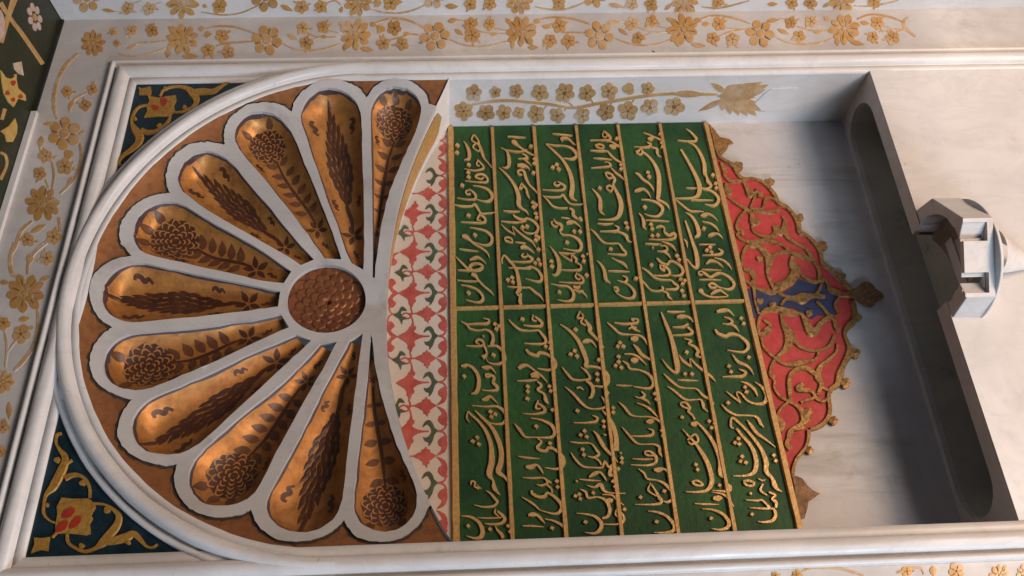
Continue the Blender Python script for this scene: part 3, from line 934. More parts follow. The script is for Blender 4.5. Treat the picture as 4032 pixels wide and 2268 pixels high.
def rot2(v, a): return np.array([v[0] * math.cos(a) - v[1] * math.sin(a), v[0] * math.sin(a) + v[1] * math.cos(a)])

def squiggle(p, t, k, parent, flip=1, sc=1.0):
    c = p.at(t, k)
    u = p.wmax * 0.15 * sc
    pts = [c + p.ax * u * a + p.nx * u * b * flip for a, b in ((-1.5, -0.5), (-0.8, 0.25), (-0.1, -0.2), (0.5, 0.5), (1.3, 0.5), (1.5, -0.1))]
    pstroke(p, pts, u * 0.85, 'motif', parent, 'squiggle')

def small_flower(p, t, parent, r):
    c = p.at(t, 0.0)
    for k in range(5):
        a = 0.2 + k * 2 * math.pi / 5
        tip = c + rot2(p.ax, a) * r
        pl = leaf_poly(c + rot2(p.ax, a) * r * 0.12, tip, r * 0.42)
        pfan(p, np.mean(np.array(pl), 0), pl, 'motif', parent, 'small_flower_petal', 0.0008)

def rose_petal(p, o, tip, flip):
    R = p.wmax * random.uniform(0.64, 0.72)
    L = p.len
    tr = 1 - (p.wmax * 0.98 + R * 0.12) / L
    c = p.at(tr, random.uniform(-0.10, 0.10))
    out = [c + rot2(p.ax, 2 * math.pi * k / 30) * R * (1 + 0.05 * math.sin(k * 2.6)) for k in range(30)]
    pfan(p, c, out, 'motif', o, 'rose', 0.0009)
    for ri, nn in ((0.90, 11), (0.72, 9), (0.54, 8), (0.36, 6), (0.18, 4)):
        for k in range(nn):
            a0 = 2 * math.pi * (k + ri) / nn
            pts = [c + rot2(p.ax, a0 + (j - 1.5) * 0.62 / nn * 2.4) * R * ri * (1 + (0.10 if j in (1, 2) else -0.06)) for j in range(4)]
            pstroke(p, pts, R * 0.075, 'motif_line', o, 'rose_line', 0.0014)
    for a in (0.62, -0.62, 3.5 * 0 + 0.02):
        if a == 0.02 and flip: continue
        b0 = c + rot2(p.ax, a) * R * 0.95
        pl = leaf_poly(b0, b0 + rot2(p.ax, a) * R * 0.55, R * 0.42)
        pfan(p, np.mean(np.array(pl), 0), pl, 'motif_leaf', o, 'leaf', 0.0008)
    t0, t1 = tr - R / L, 0.27
    pstroke(p, [p.at(t0 + (t1 - t0) * k / 5, 0.10 * math.sin(k)) for k in range(6)], R * 0.17, 'motif', o, 'stem', 0.0009)
    npair = random.choice((5, 6))
    for k in range(npair):
        t = t0 - 0.03 - (t0 - t1 - 0.07) * k / (npair - 0.4)
        for sd in (-1, 1):
            w = np.interp(t * L, p.ts, p.w)
            b0 = p.at(t, 0.05 * sd)
            ll = min(R * 0.70, w * 0.84)
            d = rot2(p.ax, sd * (1.25 if k else 1.1))
            pl = leaf_poly(b0, b0 + d * ll, ll * random.uniform(0.52, 0.64))
            pfan(p, np.mean(np.array(pl), 0), pl, 'motif_leaf', o, 'leaf', 0.0008)
    small_flower(p, 0.235, o, min(R * 0.62, np.interp(0.235 * L, p.ts, p.w) * 0.9))
    squiggle(p, 0.12, 0.0, o, flip or -1, 0.7)
    squiggle(p, tr - 0.12, 0.72, o, 1, 0.8)

def ear_petal(p, o):
    L = p.len
    V, F = [], []
    t_top, t_bot = random.uniform(0.95, 0.985), random.uniform(0.37, 0.43)
    fat = random.uniform(0.50, 0.64)
    bend = random.uniform(-0.12, 0.12)
    rows = 19
    for r in range(rows):
        f = r / (rows - 1)
        t = t_bot + (t_top - t_bot) * f
        w = np.interp(min(t, 0.8) * L, p.ts, p.w)
        prof = min(1.0, 0.45 + f * 2.2) * (1 - max(0, f - 0.35) / 0.65) ** 0.8
        half = w * fat * prof + 0.0006
        n = max(1, int(round(half * 2 / (p.wmax * 0.17))))
        for k in range(n):
            off = ((k + 0.5) / n * 2 - 1) * half * 0.92 if n > 1 else 0
            off += bend * w * math.sin(math.pi * f)
            off += (0.25 if r % 2 else -0.25) * half / max(n, 1)
            c = p.o + p.ax * t * L + p.nx * (np.interp(t * L, p.ts, p.mid) + off)
            ln = p.wmax * random.uniform(0.34, 0.46)
            lean = -0.35 * off / max(half, 1e-4) + random.uniform(-0.12, 0.12)
            d = rot2(p.ax, -lean)
            pl = leaf_poly(c - d * ln * 0.5, c + d * ln * 0.5, p.wmax * 0.125)
            i0 = len(V)
            m = len(pl)
            cc = np.mean(np.array(pl), 0)
            V.append(p.pt(cc[0], cc[1], 0.0012 + 0.0002 * (r % 3)))
            for q in pl: V.append(p.pt(q[0], q[1], 0.0007 + 0.0002 * (r % 3)))
            F += [(i0, i0 + 1 + q, i0 + 1 + (q + 1) % m) for q in range(m)]
    mesh('flower_ear', V, F, 'motif', o)
    pstroke(p, [p.at(0.43, 0), p.at(0.36, 0.05), p.at(0.29, -0.05), p.at(0.22, 0)], p.wmax * 0.13, 'motif', o, 'stem', 0.0009)
    small_flower(p, 0.20, o, min(p.wmax * 0.42, np.interp(0.20 * L, p.ts, p.w) * 0.95))
    squiggle(p, 0.38, 0.62, o, 1, 0.8); squiggle(p, 0.38, -0.62, o, -1, 0.8)
    squiggle(p, 0.84, 0.62, o, 1, 1.1); squiggle(p, 0.82, -0.62, o, -1, 1.1)
    squiggle(p, 0.09, 0.0, o, 1, 0.6)

for i, p in enumerate(petals):
    o = petal_bowl(p)
    if i % 2 == 0: rose_petal(p, o, None, 1 if i % 4 else 0)
    else: ear_petal(p, o)

# the carved rosette: rings of overlapping petals in low relief
V, F = [], []
NR, NT = 70, 216
RINGS = [(0.99, 12, 0.0), (0.82, 12, 0.2618), (0.64, 12, 0.0), (0.46, 9, 0.2), (0.28, 7, 0.0)]
for i in range(NR + 1):
    rr = i / NR
    for k in range(NT):
        th = 2 * math.pi * k / NT
        h = 0.0
        for R_, n_, ph in RINGS:
            cu = abs(math.cos(n_ * (th + ph) / 2))
            e = R_ * (1 - 0.21 * (1 - cu ** 0.55))
            s = min(max((e - rr) / 0.013, -1), 1)
            h += 0.0015 * (0.5 + 0.5 * s)
            if rr < e and rr > e - 0.19: h += 0.0005 * (cu - 0.5)
        h -= 0.009 * math.exp(-(rr / 0.06) ** 2)
        x, z = bc[0] + BR * 1.01 * rr * math.cos(th), bc[1] + BR * 1.01 * rr * math.sin(th)
        V.append((x, conch(x, z) + 0.006 + 0.005 * (1 - rr * rr) - h, z))
for i in range(NR):
    for k in range(NT):
        j = (k + 1) % NT
        F.append((i * NT + k, i * NT + j, (i + 1) * NT + j, (i + 1) * NT + k))
mesh('rosette', V, F, 'rosette', shell, True)

# underside of the shell: the segmental arch soffit with its gilt stripe
def soff(x, f):
    zf, zb = arc_z(x) - 0.006, arc_z(x)
    yf = conch(x, zf) - 0.004
    return (x, yf + (D - yf) * f, zf + (zb - zf) * f - 0.0)
V, F = [], []
for x in XS:
    V += [soff(x, 0), soff(x, 0.5), soff(x, 1.0)]
F = [(3 * i + k, 3 * i + k + 1, 3 * i + k + 4, 3 * i + k + 3) for i in range(NX) for k in (0, 1)]
mesh('arch_underside', V, F, 'marble_light', shell)
V, F = [], []
xs = np.linspace(-0.372, 0.372, 61)
for x in xs:
    e = min(1.0, (0.372 - abs(x)) / 0.03)
    wd = 0.31 * math.sqrt(max(e * (2 - e), 0.001))
    for f in (0.47 - wd, 0.47 + wd):
        q = soff(x, f); V.append((q[0], q[1], q[2] - 0.0012))
F = [(2 * i, 2 * i + 1, 2 * i + 3, 2 * i + 2) for i in range(60)]
mesh('gilt_stripe', V, F, 'gilt_strip', shell)
# ------------------------------------------------------------------ spandrels
SPY = YSurf(0.003)
def spandrel(sx, label, T, polys, drops, strokes, knobs):
    root = thing('spandrel_panel', label, 'panel', group='corner panels beside the arch')
    r = 0.4468
    a0 = math.asin((2.2995 - ARC_Z) / r)
    a1 = math.acos(0.3995 / r)
    pts = [(r * math.cos(a1 + (a0 - a1) * k / 20) * sx, ARC_Z + r * math.sin(a1 + (a0 - a1) * k / 20)) for k in range(21)] + [(0.3995 * sx, 2.2995)]
    plate('field', SPY, pts, 0.0, 'spandrel', root, base=-0.004)
    for s in polys: plate('medallion', SPY, trace(SPY, T, s), 0.0022, 'gilt_scroll', root)
    for s in drops: plate('red_drop', SPY, trace(SPY, T, s), 0.0030, 'drop', root, smooth_n=3)
    for s in strokes: stroke('scroll', SPY, T, triples(s), 0.0021, 'gilt_scroll', root)
    for x, y, rr in knobs: flower(SPY, T, x, y, rr, 3, 'gilt_scroll', root, 0.0019, 'bud')
spandrel(-1, 'dark corner panel left of the arch, gilt scroll and medallion with three red drops', (0, 1668, 2.415),
 ['590,705 700,718 850,715 905,760 912,800 870,870 885,905 855,960 865,1050 820,1065 720,1052 640,1045 530,1050 535,960 552,860 545,790 575,740',
  '330,1085 400,1092 480,1080 470,1130 460,1215 390,1205 300,1235 335,1150'],
 ['600,900 610,850 660,810 715,810 715,850 670,895', '665,1000 700,920 750,885 780,890 775,940 720,990', '540,1035 570,950 655,930 630,1010'],
 ['590 95 28 545 110 26 535 180 24 570 250 36 610 300 60 620 360 70 590 440 90 540 540 90 500 610 80 440 680 34 418 780 26 420 860 30 470 920 22 530 945 20',
  '690 350 24 650 370 34 620 390 40', '620 520 60 690 490 50 760 495 40 820 540 36 855 620 28 855 710 26',
  '900 760 24 990 770 26 1070 810 36 1130 880 60 1110 970 80 1040 1060 90 980 1130 90 920 1180 40 850 1210 36 790 1215 40 710 1180 34 650 1130 34 640 1050 26',
  '1000 1130 60 1100 1110 80 1200 1080 90 1270 1050 70 1330 1100 50 1390 1165 30 1449 1180 26 1500 1150 22', '500 1085 22 550 1030 26'],
 [(550, 350, 30), (790, 565, 30), (1020, 825, 34), (780, 1165, 30), (450, 775, 20), (1220, 1130, 26)])
spandrel(1, 'dark corner panel right of the arch, gilt scroll and medallion with two red drops', (300, 150, 2.415),
 ['690,570 720,560 790,575 870,560 950,550 955,600 930,650 940,690 900,740 860,755 780,750 650,760 680,700 670,650 700,610',
  '595,475 640,485 710,465 718,510 710,550 660,545 600,545 605,510'],
 ['805,590 840,575 875,600 850,650 825,655', '720,650 750,645 795,670 770,695 735,685'],
 ['800 560 20 830 500 22 900 470 24 980 465 26 1050 480 50 1100 520 80 1140 580 70 1130 640 36 1060 690 30 980 710 20 920 710 20',
  '1100 520 60 1200 510 70 1300 510 50 1370 470 30 1430 430 22 1470 415 16',
  '680 640 20 600 660 22 550 720 26 530 800 28 560 870 70 600 930 90 590 1000 70 530 1060 50 460 1110 34 415 1160 28 410 1200 24 430 1210 16',
  '620 880 60 680 900 50 760 890 40 830 850 36 880 790 28 895 740 26', '690 545 26 712 585 34'],
 [(795, 840, 28), (850, 485, 22), (1035, 665, 22), (565, 770, 18)])

# ------------------------------------------------------------------ painted frieze under the shell
fr = thing('frieze_panel', 'pale frieze with red palmettes and green curls between the shell and the inscription', 'panel')
FRI = YSurf(D - 0.003)
plate('ground', FRI, [(-0.398, 1.7605), (0.398, 1.7605)] + [(x, arc_z(x) + 0.006) for x in np.linspace(0.398, -0.398, 50)], 0.0, 'frieze_ground', fr, base=-0.003)
FZ = (1300, 600, 1.811)
UNIT = [('palmette', 'frieze_red', '488,1005 512,990 545,975 568,955 575,938 588,932 590,915 602,908 606,930 620,940 616,956 602,966 612,980 640,992 675,998 712,998 712,1006 672,1008 640,1016 614,1030 604,1044 614,1056 608,1072 596,1078 590,1098 578,1116 572,1094 560,1082 564,1066 552,1046 528,1030 506,1018'),
 ('bud', 'frieze_red', '603,1150 628,1140 650,1128 662,1130 668,1112 684,1108 694,1094 704,1110 720,1112 724,1128 740,1136 764,1150 740,1162 730,1172 718,1176 716,1196 704,1200 702,1220 688,1204 676,1202 674,1184 660,1178 648,1168 626,1160'),
 ('leaf', 'frieze_red', '825,1030 837,1080 818,1130 762,1152 790,1122 800,1100 780,1088 772,1060 798,1034'),
 ('leaf', 'frieze_red', '825,970 837,920 818,870 762,848 790,878 800,900 780,912 772,940 798,966'),
 ('curl', 'frieze_green', '715,935 690,945 673,978 700,960 718,972 733,1000 718,1030 690,1042 678,1036 690,1062 715,1070 712,1092 737,1060 750,1020 772,1000 750,982 740,958 728,943'),
 ('leaf', 'frieze_red', '420,1100 413,1050 445,1015 490,1005 452,1030 447,1055 472,1075 460,1100 440,1112'),
 ('leaf', 'frieze_red', '420,910 413,960 445,995 490,1005 452,980 447,955 472,935 460,910 440,898'),
 ('curl', 'frieze_green', '452,1160 490,1140 510,1103 532,1110 548,1132 515,1130 505,1150 520,1174 556,1190 520,1195 513,1227 495,1190')]
LINES = ['770 1000 7 810 1010 9 830 1045 9', '770 1000 7 810 990 9 830 955 9', '490 1005 8 450 1010 8 420 1050 8', '490 1005 8 450 1000 8 420 960 8',
         '575 1110 8 585 1150 8 560 1185 8 520 1172 8', '600 920 8 585 870 8 550 845 8 515 860 8', '420 1100 7 430 1140 7 460 1158 7', '420 910 7 430 870 7 458 852 7', '556 1150 7 580 1152 9 607 1150 7']
ref = [(nm, m, trace(FRI, FZ, s)) for nm, m, s in UNIT]
PITCH = 0.0815
for k in range(-5, 5):
    x0 = 0.0415 + PITCH * k
    for nm, m, P in ref:
        Q = [(a + PITCH * k, b) for a, b in P]
        cx_, cz_ = np.mean(np.array(Q), 0)
        if nm == 'leaf':
            Q = [(cx_ + (a - cx_) * 0.93, cz_ + (b - cz_) * (0.92 if nm != 'palmette' else 0.98)) for a, b in Q]
        if abs(cx_) > 0.392 or cz_ > arc_z(cx_) - 0.004: continue
        Q = [(a, b) for a, b in Q if abs(a) < 0.397]
        plate(nm, FRI, Q, 0.0009 if m == 'frieze_red' else 0.0012, m, fr, smooth_n=0 if nm in ('palmette', 'bud') else 2)
    for s in LINES:
        V, F = [], []
        stroke_geo(FRI, FZ, [(x, y, w * 1.35) for x, y, w in triples(s)], 0.0006, V, F)
        V = [(v[0] + PITCH * k, v[1], v[2]) for v in V]
        mx = np.mean(np.array(V), 0)
        if max(abs(v[0]) for v in V) > 0.396 or mx[2] > arc_z(min(abs(mx[0]), 0.4)) - 0.004: continue
        mesh('tendril', V, F, 'frieze_red', fr)

# ------------------------------------------------------------------ inscription
ins = thing('inscription_panel', 'dark green panel of raised gilt calligraphy in twelve cells inside the niche', 'inscription')
def zline(k, x):                     # the gold strips drift a little, as in the photograph
    z0 = [1.7560, 1.6755, 1.5965, 1.5152, 1.4335, 1.3510, 1.2580][k]
    sl = [0.006, 0.010, 0.009, 0.010, 0.014, 0.018, 0.028][k]
    return z0 + sl * x
XC = 0.0080
gb = 0.0036
for r in range(6):
    for (xa, xb) in ((-0.3985, XC), (XC, 0.3985)):
        plate('field', FIELD, [(xa, zline(r + 1, xa)), (xb, zline(r + 1, xb)), (xb, zline(r, xb)), (xa, zline(r, xa))], 0.0, 'green', ins, base=-0.0045)
def wobble_strip(name, a, b, w0, h, n=36):
    V, F = [], []
    a, b = np.array(a), np.array(b)
    d = (b - a) / np.hypot(*(b - a)); nn = np.array([-d[1], d[0]])
    for i in range(n + 1):
        p = a + (b - a) * i / n
        w = w0 * random.uniform(0.88, 1.12)
        for k, hk in ((-1, 0.0), (-0.7, h), (0.7, h * 1.03), (1, 0.0)):
            q = p + nn * w * k
            V.append(FIELD.pt(q[0], q[1], hk))
    for i in range(n):
        for k in range(3):
            c = i * 4 + k; F.append((c, c + 1, c + 5, c + 4))
    return mesh(name, V, F, 'gilt_strip', ins)
for r in range(7):
    w = gb if 0 < r < 6 else 0.0056
    wobble_strip('gilt_bar', (-0.3985, zline(r, -0.3985)), (0.393 if r else 0.3985, zline(r, 0.393)), w, 0.0042 + 0.0001 * r)
for r in range(6):
    wobble_strip('gilt_bar', (XC, zline(r, XC) - 0.004), (XC, zline(r + 1, XC) + 0.004), gb, 0.0036, 8)

TXT = {}
TXT[(1770, 490, 2.0125)] = '''d 63 173;d 60 230;112 140 4 130 165 14 152 210 28 158 250 30 150 280 22 115 290 4
190 90 6 175 130 12 210 155 10 235 150 12 205 100 10 190 92 6;215 150 8 185 185 12 232 218 8 238 190 10 218 155 8;225 140 10 245 190 22 262 240 26 275 275 16 300 305 10 345 360 8
222 285 6 250 315 14 272 345 16 255 360 14 200 372 10 118 358 4;225 290 8 215 325 12 240 335 8;d 152 328;d 148 390;d 150 425
270 425 8 245 440 14 205 420 16 230 402 14 270 405 20 300 435 18 295 460 14 240 465 10 125 452 4
185 490 4 240 498 10 300 520 22 335 560 32 335 595 28 300 615 18 255 612 10 215 600 4;d 100 490
155 518 4 190 545 18 208 575 22 195 600 16 130 600 10 60 588 4;168 555 10 140 560 12 128 545 12 138 530 8 160 528 6
40 642 4 100 655 16 175 652 12 200 640 22 225 675 22 250 710 12 300 710 8 380 703 6
248 705 10 225 745 14 220 765 10 250 770 8;245 725 10 270 740 20 285 770 20 260 785 14 180 785 12 90 778 4;d 150 728
160 822 4 220 832 12 285 850 20 330 890 26 335 930 24 310 958 20 260 960 12 190 938 5;d 200 882
100 890 20 130 895 40 160 920 22 200 955 16 260 990 16 300 1025 14 318 1065 4;78 992 6 140 1002 14 228 1012 4
160 1080 10 195 1065 24 225 1060 24 260 1080 14 288 1108 4;48 1052 4 90 1095 16 140 1145 20 160 1160 10
65 1160 5 120 1162 14 180 1165 16 240 1155 24 262 1130 20 230 1110 20 185 1112 20 160 1135 22 190 1165 10
175 1190 26 205 1205 34 225 1235 18 270 1285 16 320 1325 16 348 1358 5;62 1240 5 130 1248 12 225 1248 6
92 1278 5 160 1290 14 225 1320 20 262 1365 22 262 1395 24 235 1415 18 190 1412 12 130 1395 4;d 150 1340'''
TXT[(1940, 490, 2.0125)] = '''118 102 8 180 106 14 262 110 5;150 140 20 172 148 40 200 175 20 240 205 16 290 235 14 345 262 10;d 302 182
65 190 5 105 215 10 125 255 28 130 300 32 125 335 24 100 350 10 75 345 3;105 210 8 180 222 14 240 220 12 270 208 8
232 240 5 255 250 16 275 272 20 240 278 10 200 278 4;240 278 10 275 305 14 305 333 4;d 330 285;d 330 318
195 330 24 225 332 40 255 335 28 280 350 14 292 370 5;d 323 392;235 405 8 205 400 16 200 378 16 225 368 14 250 385 22 262 430 26 290 485 16 330 525 14 365 568 6
50 350 4 100 395 16 150 455 22 185 515 30 205 580 38 205 640 38 230 672 20 265 695 16 282 722 4
225 470 5 240 490 14 265 520 18 275 560 22 292 597 5;225 478 10 215 515 16 240 500 8;d 318 628;d 342 645;d 322 662;85 692 5 150 698 16 215 695 4
160 720 5 175 735 18 210 755 26 250 765 30 270 750 14 325 775 22 360 820 24 350 855 24 320 870 14 260 862 10 215 825 5;d 235 820;d 270 815;d 340 715;d 348 745
65 772 5 140 780 14 215 782 10 260 770 6;65 795 4 110 840 14 175 880 12;175 880 6 155 815 6 195 850 14 250 895 18 310 935 18 342 985 4
95 905 10 120 900 16 150 915 16 155 940 10 125 935 16 100 925 14 95 905 8;d 343 890;d 366 905;d 340 922;d 362 997
178 938 4 220 945 14 260 950 10;220 985 16 245 975 34 275 985 22 305 1005 14 330 1028 4
270 1030 4 285 1050 16 315 1075 26 290 1092 16 230 1096 12 140 1090 6;275 1050 10 245 1058 14 228 1045 12 245 1030 8
75 1105 14 72 1075 12 92 1045 14 130 1085 22 165 1125 22 190 1170 28 205 1240 34 210 1310 36 185 1345 16;185 1340 10 210 1365 18 225 1345 14 215 1400 30 225 1435 26
125 1140 4 190 1142 14 250 1145 12 285 1140 26 310 1135 16 355 1160 20 385 1205 26 385 1240 24 350 1250 16 300 1238 8 258 1225 3;d 336 1105;d 360 1080;d 375 1115
d 120 1238;d 152 1220;d 158 1256;115 1290 4 180 1296 12 270 1298 10 295 1302 16 335 1335 20 375 1365 18 402 1405 4'''
TXT[(2110, 490, 2.0125)] = '''132 80 6 210 90 16 288 95 4;210 140 8 200 120 20 230 115 22 260 125 18 290 155 12 312 170 4
80 160 6 150 172 14 220 175 12 280 195 22 318 235 30 320 262 28 280 280 18 218 272 5;80 162 8 150 225 18 205 280 20 250 350 30 278 420 36 288 500 40 280 570 40 300 600 16 325 610 4
d 133 348;d 164 327;d 178 362;170 458 4 200 475 18 230 500 24 205 525 16 140 528 10 50 522 4;195 478 8 165 492 14 142 478 12 155 462 8
65 575 5 130 582 14 190 578 12 215 565 20 240 605 18 275 635 12 330 640 9 380 637 8;55 568 5 95 610 14 130 650 16 180 668 12 250 668 10
265 670 14 295 690 26 295 725 28 340 760 14 370 768 10;d 350 755;200 742 4 240 750 12 270 755 8;240 790 14 265 780 32 300 780 20 330 800 14 358 828 4
175 815 8 140 810 16 122 785 14 135 772 8;140 755 4 160 785 18 195 800 26 205 830 20 190 850 14 210 880 12 270 885 12 330 915 26 358 960 30 350 1000 22 310 1008 14 215 990 4
d 302 855;d 348 855;d 245 942;108 970 4 140 1010 16 170 1060 30 185 1120 36 178 1170 34 155 1198 18 125 1195 4
180 1020 4 230 1028 14 310 1030 6;185 1025 6 240 1065 14 285 1090 18;285 1085 8 280 1040 8 320 1075 22 310 1100 10;310 1095 10 355 1125 16 350 1155 20 300 1162 14 195 1158 6
d 120 1092;d 125 1130;d 370 1052;d 378 1090;d 405 1035 10;325 1180 6 312 1215 14 340 1235 12 350 1225 10;330 1190 10 370 1225 22 368 1258 18 300 1262 14 180 1255 4;d 400 1200
118 1268 4 180 1282 12 250 1290 16 295 1335 26 290 1390 28 240 1408 14 170 1395 4;295 1290 14 330 1300 26 350 1285 10;300 1310 10 340 1330 18 375 1325 20;350 1320 14 385 1350 14 405 1378 4;d 185 1335'''
TXT[(2270, 490, 2.0125)] = '''215 55 4 205 95 10 220 110 8 245 95 10;220 62 10 262 105 24 258 130 18 200 132 10 108 132 6;d 318 122;230 138 8 270 145 12 315 170 18 345 190 16 362 222 4;258 175 14 285 182 34 312 185 18
145 175 12 180 165 16 212 180 18 205 198 14 170 192 14 148 178 12;108 212 5 180 216 16 240 218 12 270 250 20 310 285 16 350 310 18 375 320 14
132 272 4 200 278 14 278 284 5;115 350 5 190 345 10 240 340 14 270 332 20 250 308 10 220 303 3;272 350 8 310 390 18 350 420 16 388 460 4;d 350 330;d 352 362
290 410 12 245 390 16 228 398 12 250 432 14 285 430 20;265 395 8 302 440 22 290 470 20;235 500 12 262 492 14 285 510 16 270 535 14 240 520 12 235 500 10
285 475 16 305 520 22 335 580 36 352 640 42 345 700 40 320 742 26 260 760 14 170 758 4;d 182 512;120 515 4 155 550 18 185 600 30 188 660 36 190 695 22 222 725 4
165 790 5 225 796 14 290 790 4;185 852 5 260 852 12 320 850 24 330 825 20 300 805 4;320 855 10 365 870 18 395 895 30 405 925 18 435 940 3;d 388 790;d 400 825
112 835 4 150 870 18 195 925 18 240 948 10 320 948 10 345 965 18 365 995 20 388 1020 22 380 1038 16 310 1035 12 245 1030 4;d 268 995
275 1062 4 320 1085 14 365 1105 24 390 1130 20 400 1150 5;250 1166 5 320 1168 14 420 1172 4;160 1085 4 195 1120 20 220 1170 30 230 1230 32 250 1252 14 268 1265 4
362 1205 4 395 1220 18 395 1245 20 370 1255 12 320 1240 4;370 1255 10 420 1285 16 455 1330 26 455 1365 28 420 1385 18 370 1375 12 320 1345 8 295 1315 6;292 1300 14 315 1300 24 328 1320 20 305 1330 14;d 468 1228'''
TXT[(2430, 490, 2.0125)] = '''205 72 4 250 88 12 290 105 10 340 130 18 355 160 12;240 120 14 265 118 34 290 105 14;d 340 85;d 352 155;d 358 185
130 182 4 200 188 12 250 182 22 262 165 24 235 148 6;265 185 8 310 200 20 315 225 26 322 250 14 348 265 3
145 225 14 170 215 20 185 200 12 200 225 18 180 245 12 150 230 14;200 225 14 240 255 18 290 315 26 325 400 38 330 490 42 325 570 36 320 600 24 360 620 18 395 645 18 412 678 4
140 390 4 170 405 22 200 440 20 245 470 18 275 505 16 288 535 4;d 240 390;d 250 422;135 535 8 165 525 26 205 518 20 245 550 16 265 590 4
190 600 5 250 605 12 310 625 20 355 665 28 350 705 26 310 735 16 250 728 10 215 712 4;d 217 662;225 765 5 310 768 12 410 774 4
168 708 4 195 740 18 210 790 30 208 815 22 228 840 4;d 265 800;d 275 835;305 822 8 340 812 20 370 825 14 375 860 20 410 885 26 445 870 28 460 895 24 425 915 16 350 920 12 250 915 5
d 275 890;d 318 885;220 950 5 280 955 14 350 955 5;350 935 4 400 950 14 440 975 18 465 1015 4;315 1010 4 360 1012 14 395 1000 20 380 970 12 340 968 3;360 1010 10 400 1035 18 425 1072 4;d 280 985 10
310 1065 8 325 1080 18 355 1105 22 395 1115 20 415 1090 18 450 1095 16 500 1130 24 520 1170 28 500 1200 22 460 1205 12 420 1198 4;d 470 1048;d 488 1080;d 268 1120
335 1115 5 345 1150 18 375 1165 12 360 1140 10;345 1120 8 395 1145 20 415 1180 22 395 1200 16 340 1205 12 290 1200 6
195 1140 5 240 1170 16 290 1215 18 340 1235 12 420 1240 12 450 1265 18 480 1290 22 460 1310 18 380 1312 6;d 500 1235;d 532 1245;d 515 1270;d 510 1325;d 525 1365
190 1240 12 220 1270 14 265 1318 12 330 1325 12 360 1310 22 350 1290 12;350 1322 10 395 1340 20 405 1370 22 435 1395 4;d 150 1228'''
TXT[(2600, 490, 2.0125)] = '''200 42 4 235 65 14 268 100 20 285 125 22 265 140 14 210 140 12 135 132 4;215 145 8 270 175 16 315 240 26 345 320 32 350 390 34 365 425 18 375 460 30 400 490 24 370 515 14 325 512 10
160 205 18 200 270 22 250 360 28 285 430 34 308 500 42 300 560 36 260 588 20 180 592 12 115 592 6;118 600 6 170 645 16 230 690 16 300 695 10 340 700 8;200 508 4 240 512 12 285 512 8;d 412 410;d 435 478;d 440 512
335 520 8 390 530 16 435 560 24 460 600 28 445 635 26 410 650 18 350 638 4;240 605 6 320 606 12 415 608 4;315 730 10 345 725 36 375 715 18 415 735 16 450 772 4
198 705 4 240 730 18 275 780 28 298 840 36 300 880 34 270 900 10;330 775 4 390 790 14 435 820 18 460 855 4;d 342 832
195 770 12 220 840 22 250 930 26 280 1020 36 292 1100 40 285 1140 26 250 1125 14 215 1080 10 195 1070 6;375 890 10 400 880 30 440 870 14 470 885 16 492 912 4
185 915 4 205 940 16 212 980 4;305 955 4 370 958 12 435 956 5;d 365 1005;d 390 980;d 400 1020;330 1042 4 400 1040 12 460 1035 22 490 1015 24 455 990 6
360 1110 10 395 1085 26 440 1095 16 470 1115 16 495 1140 4;425 1062 4 490 1080 14 535 1115 18 562 1155 4;325 1155 5 400 1158 14 480 1163 4
335 1195 8 305 1195 14 300 1178 10 325 1170 10 360 1195 24 395 1215 20 440 1190 24 480 1185 16 540 1215 22 580 1265 26 570 1300 24 530 1312 16 480 1300 4;305 1235 5 380 1235 14 480 1238 4
375 1280 14 410 1265 20 450 1290 18 485 1305 8;380 1280 14 400 1300 20 440 1300 16;395 1355 12 430 1330 24 470 1320 18 500 1340 14 535 1365 8;300 1325 18 320 1325 40 340 1350 18 390 1372 14 460 1375 12 535 1368 6'''
TXT[(1780, 1200, 1.5415)] = '''55 105 4 90 125 14 110 150 14 160 160 8 200 155 10 235 170 18 250 205 20 240 250 26;95 122 6 150 120 12 210 118 16 225 98 12 190 86 4;d 260 123;d 284 135;d 268 152
85 253 4 140 255 10 190 250 14 185 225 16 160 215 12 145 232 12 165 245 8;190 245 14 205 275 14 210 305 12 185 325 34;215 255 6 270 255 16 310 290 20 320 330 20 305 355 20 265 365 12 215 350 5 205 300 8;d 250 310;d 190 195 8
55 375 10 75 375 22 95 370 16 130 390 20 160 440 24 160 500 26 145 535 22 115 545 4;d 73 437;180 385 8 205 385 24 235 385 16 265 420 4
245 435 8 210 440 14 205 425 10 230 428 16 255 445 18 250 475 20 275 505 22 265 522 16 220 525 8 180 520 5;180 580 10 205 575 28 230 560 18 255 580 12 278 605 4
120 615 4 200 622 10 270 620 16 315 650 24 330 690 24 310 722 20 270 728 12 230 720 4;d 232 653;d 262 668;d 238 684
105 718 4 90 690 12 98 652 8 115 670 14 160 710 16 205 770 22 235 850 28 240 950 38 225 1030 38 250 1070 14 255 1110 30 275 1140 16 292 1158 4
138 645 6 185 690 18 235 740 22 275 810 30 298 890 32 295 960 34 280 1015 34 320 1050 18 345 1090 8;d 125 832;d 152 808;d 162 850
115 1095 8 118 1075 12 140 1080 12 135 1105 10;135 1105 12 165 1120 14;150 1095 4 178 1120 6;205 1130 4 235 1150 14 265 1185 18 275 1200 16 250 1225 16 190 1230 12 135 1218 4
265 1240 6 260 1265 14 285 1290 8;275 1255 12 305 1280 20 320 1305 22 295 1330 18 240 1335 14 200 1330 6;155 1295 4 220 1298 10 300 1295 8
55 1285 4 110 1290 16 160 1320 22 185 1370 28 175 1410 28 140 1420 16 85 1405 4;d 98 1345;d 230 1365;d 340 1345;d 352 1380;262 1345 5 275 1370 14 300 1395 22 310 1420 22'''
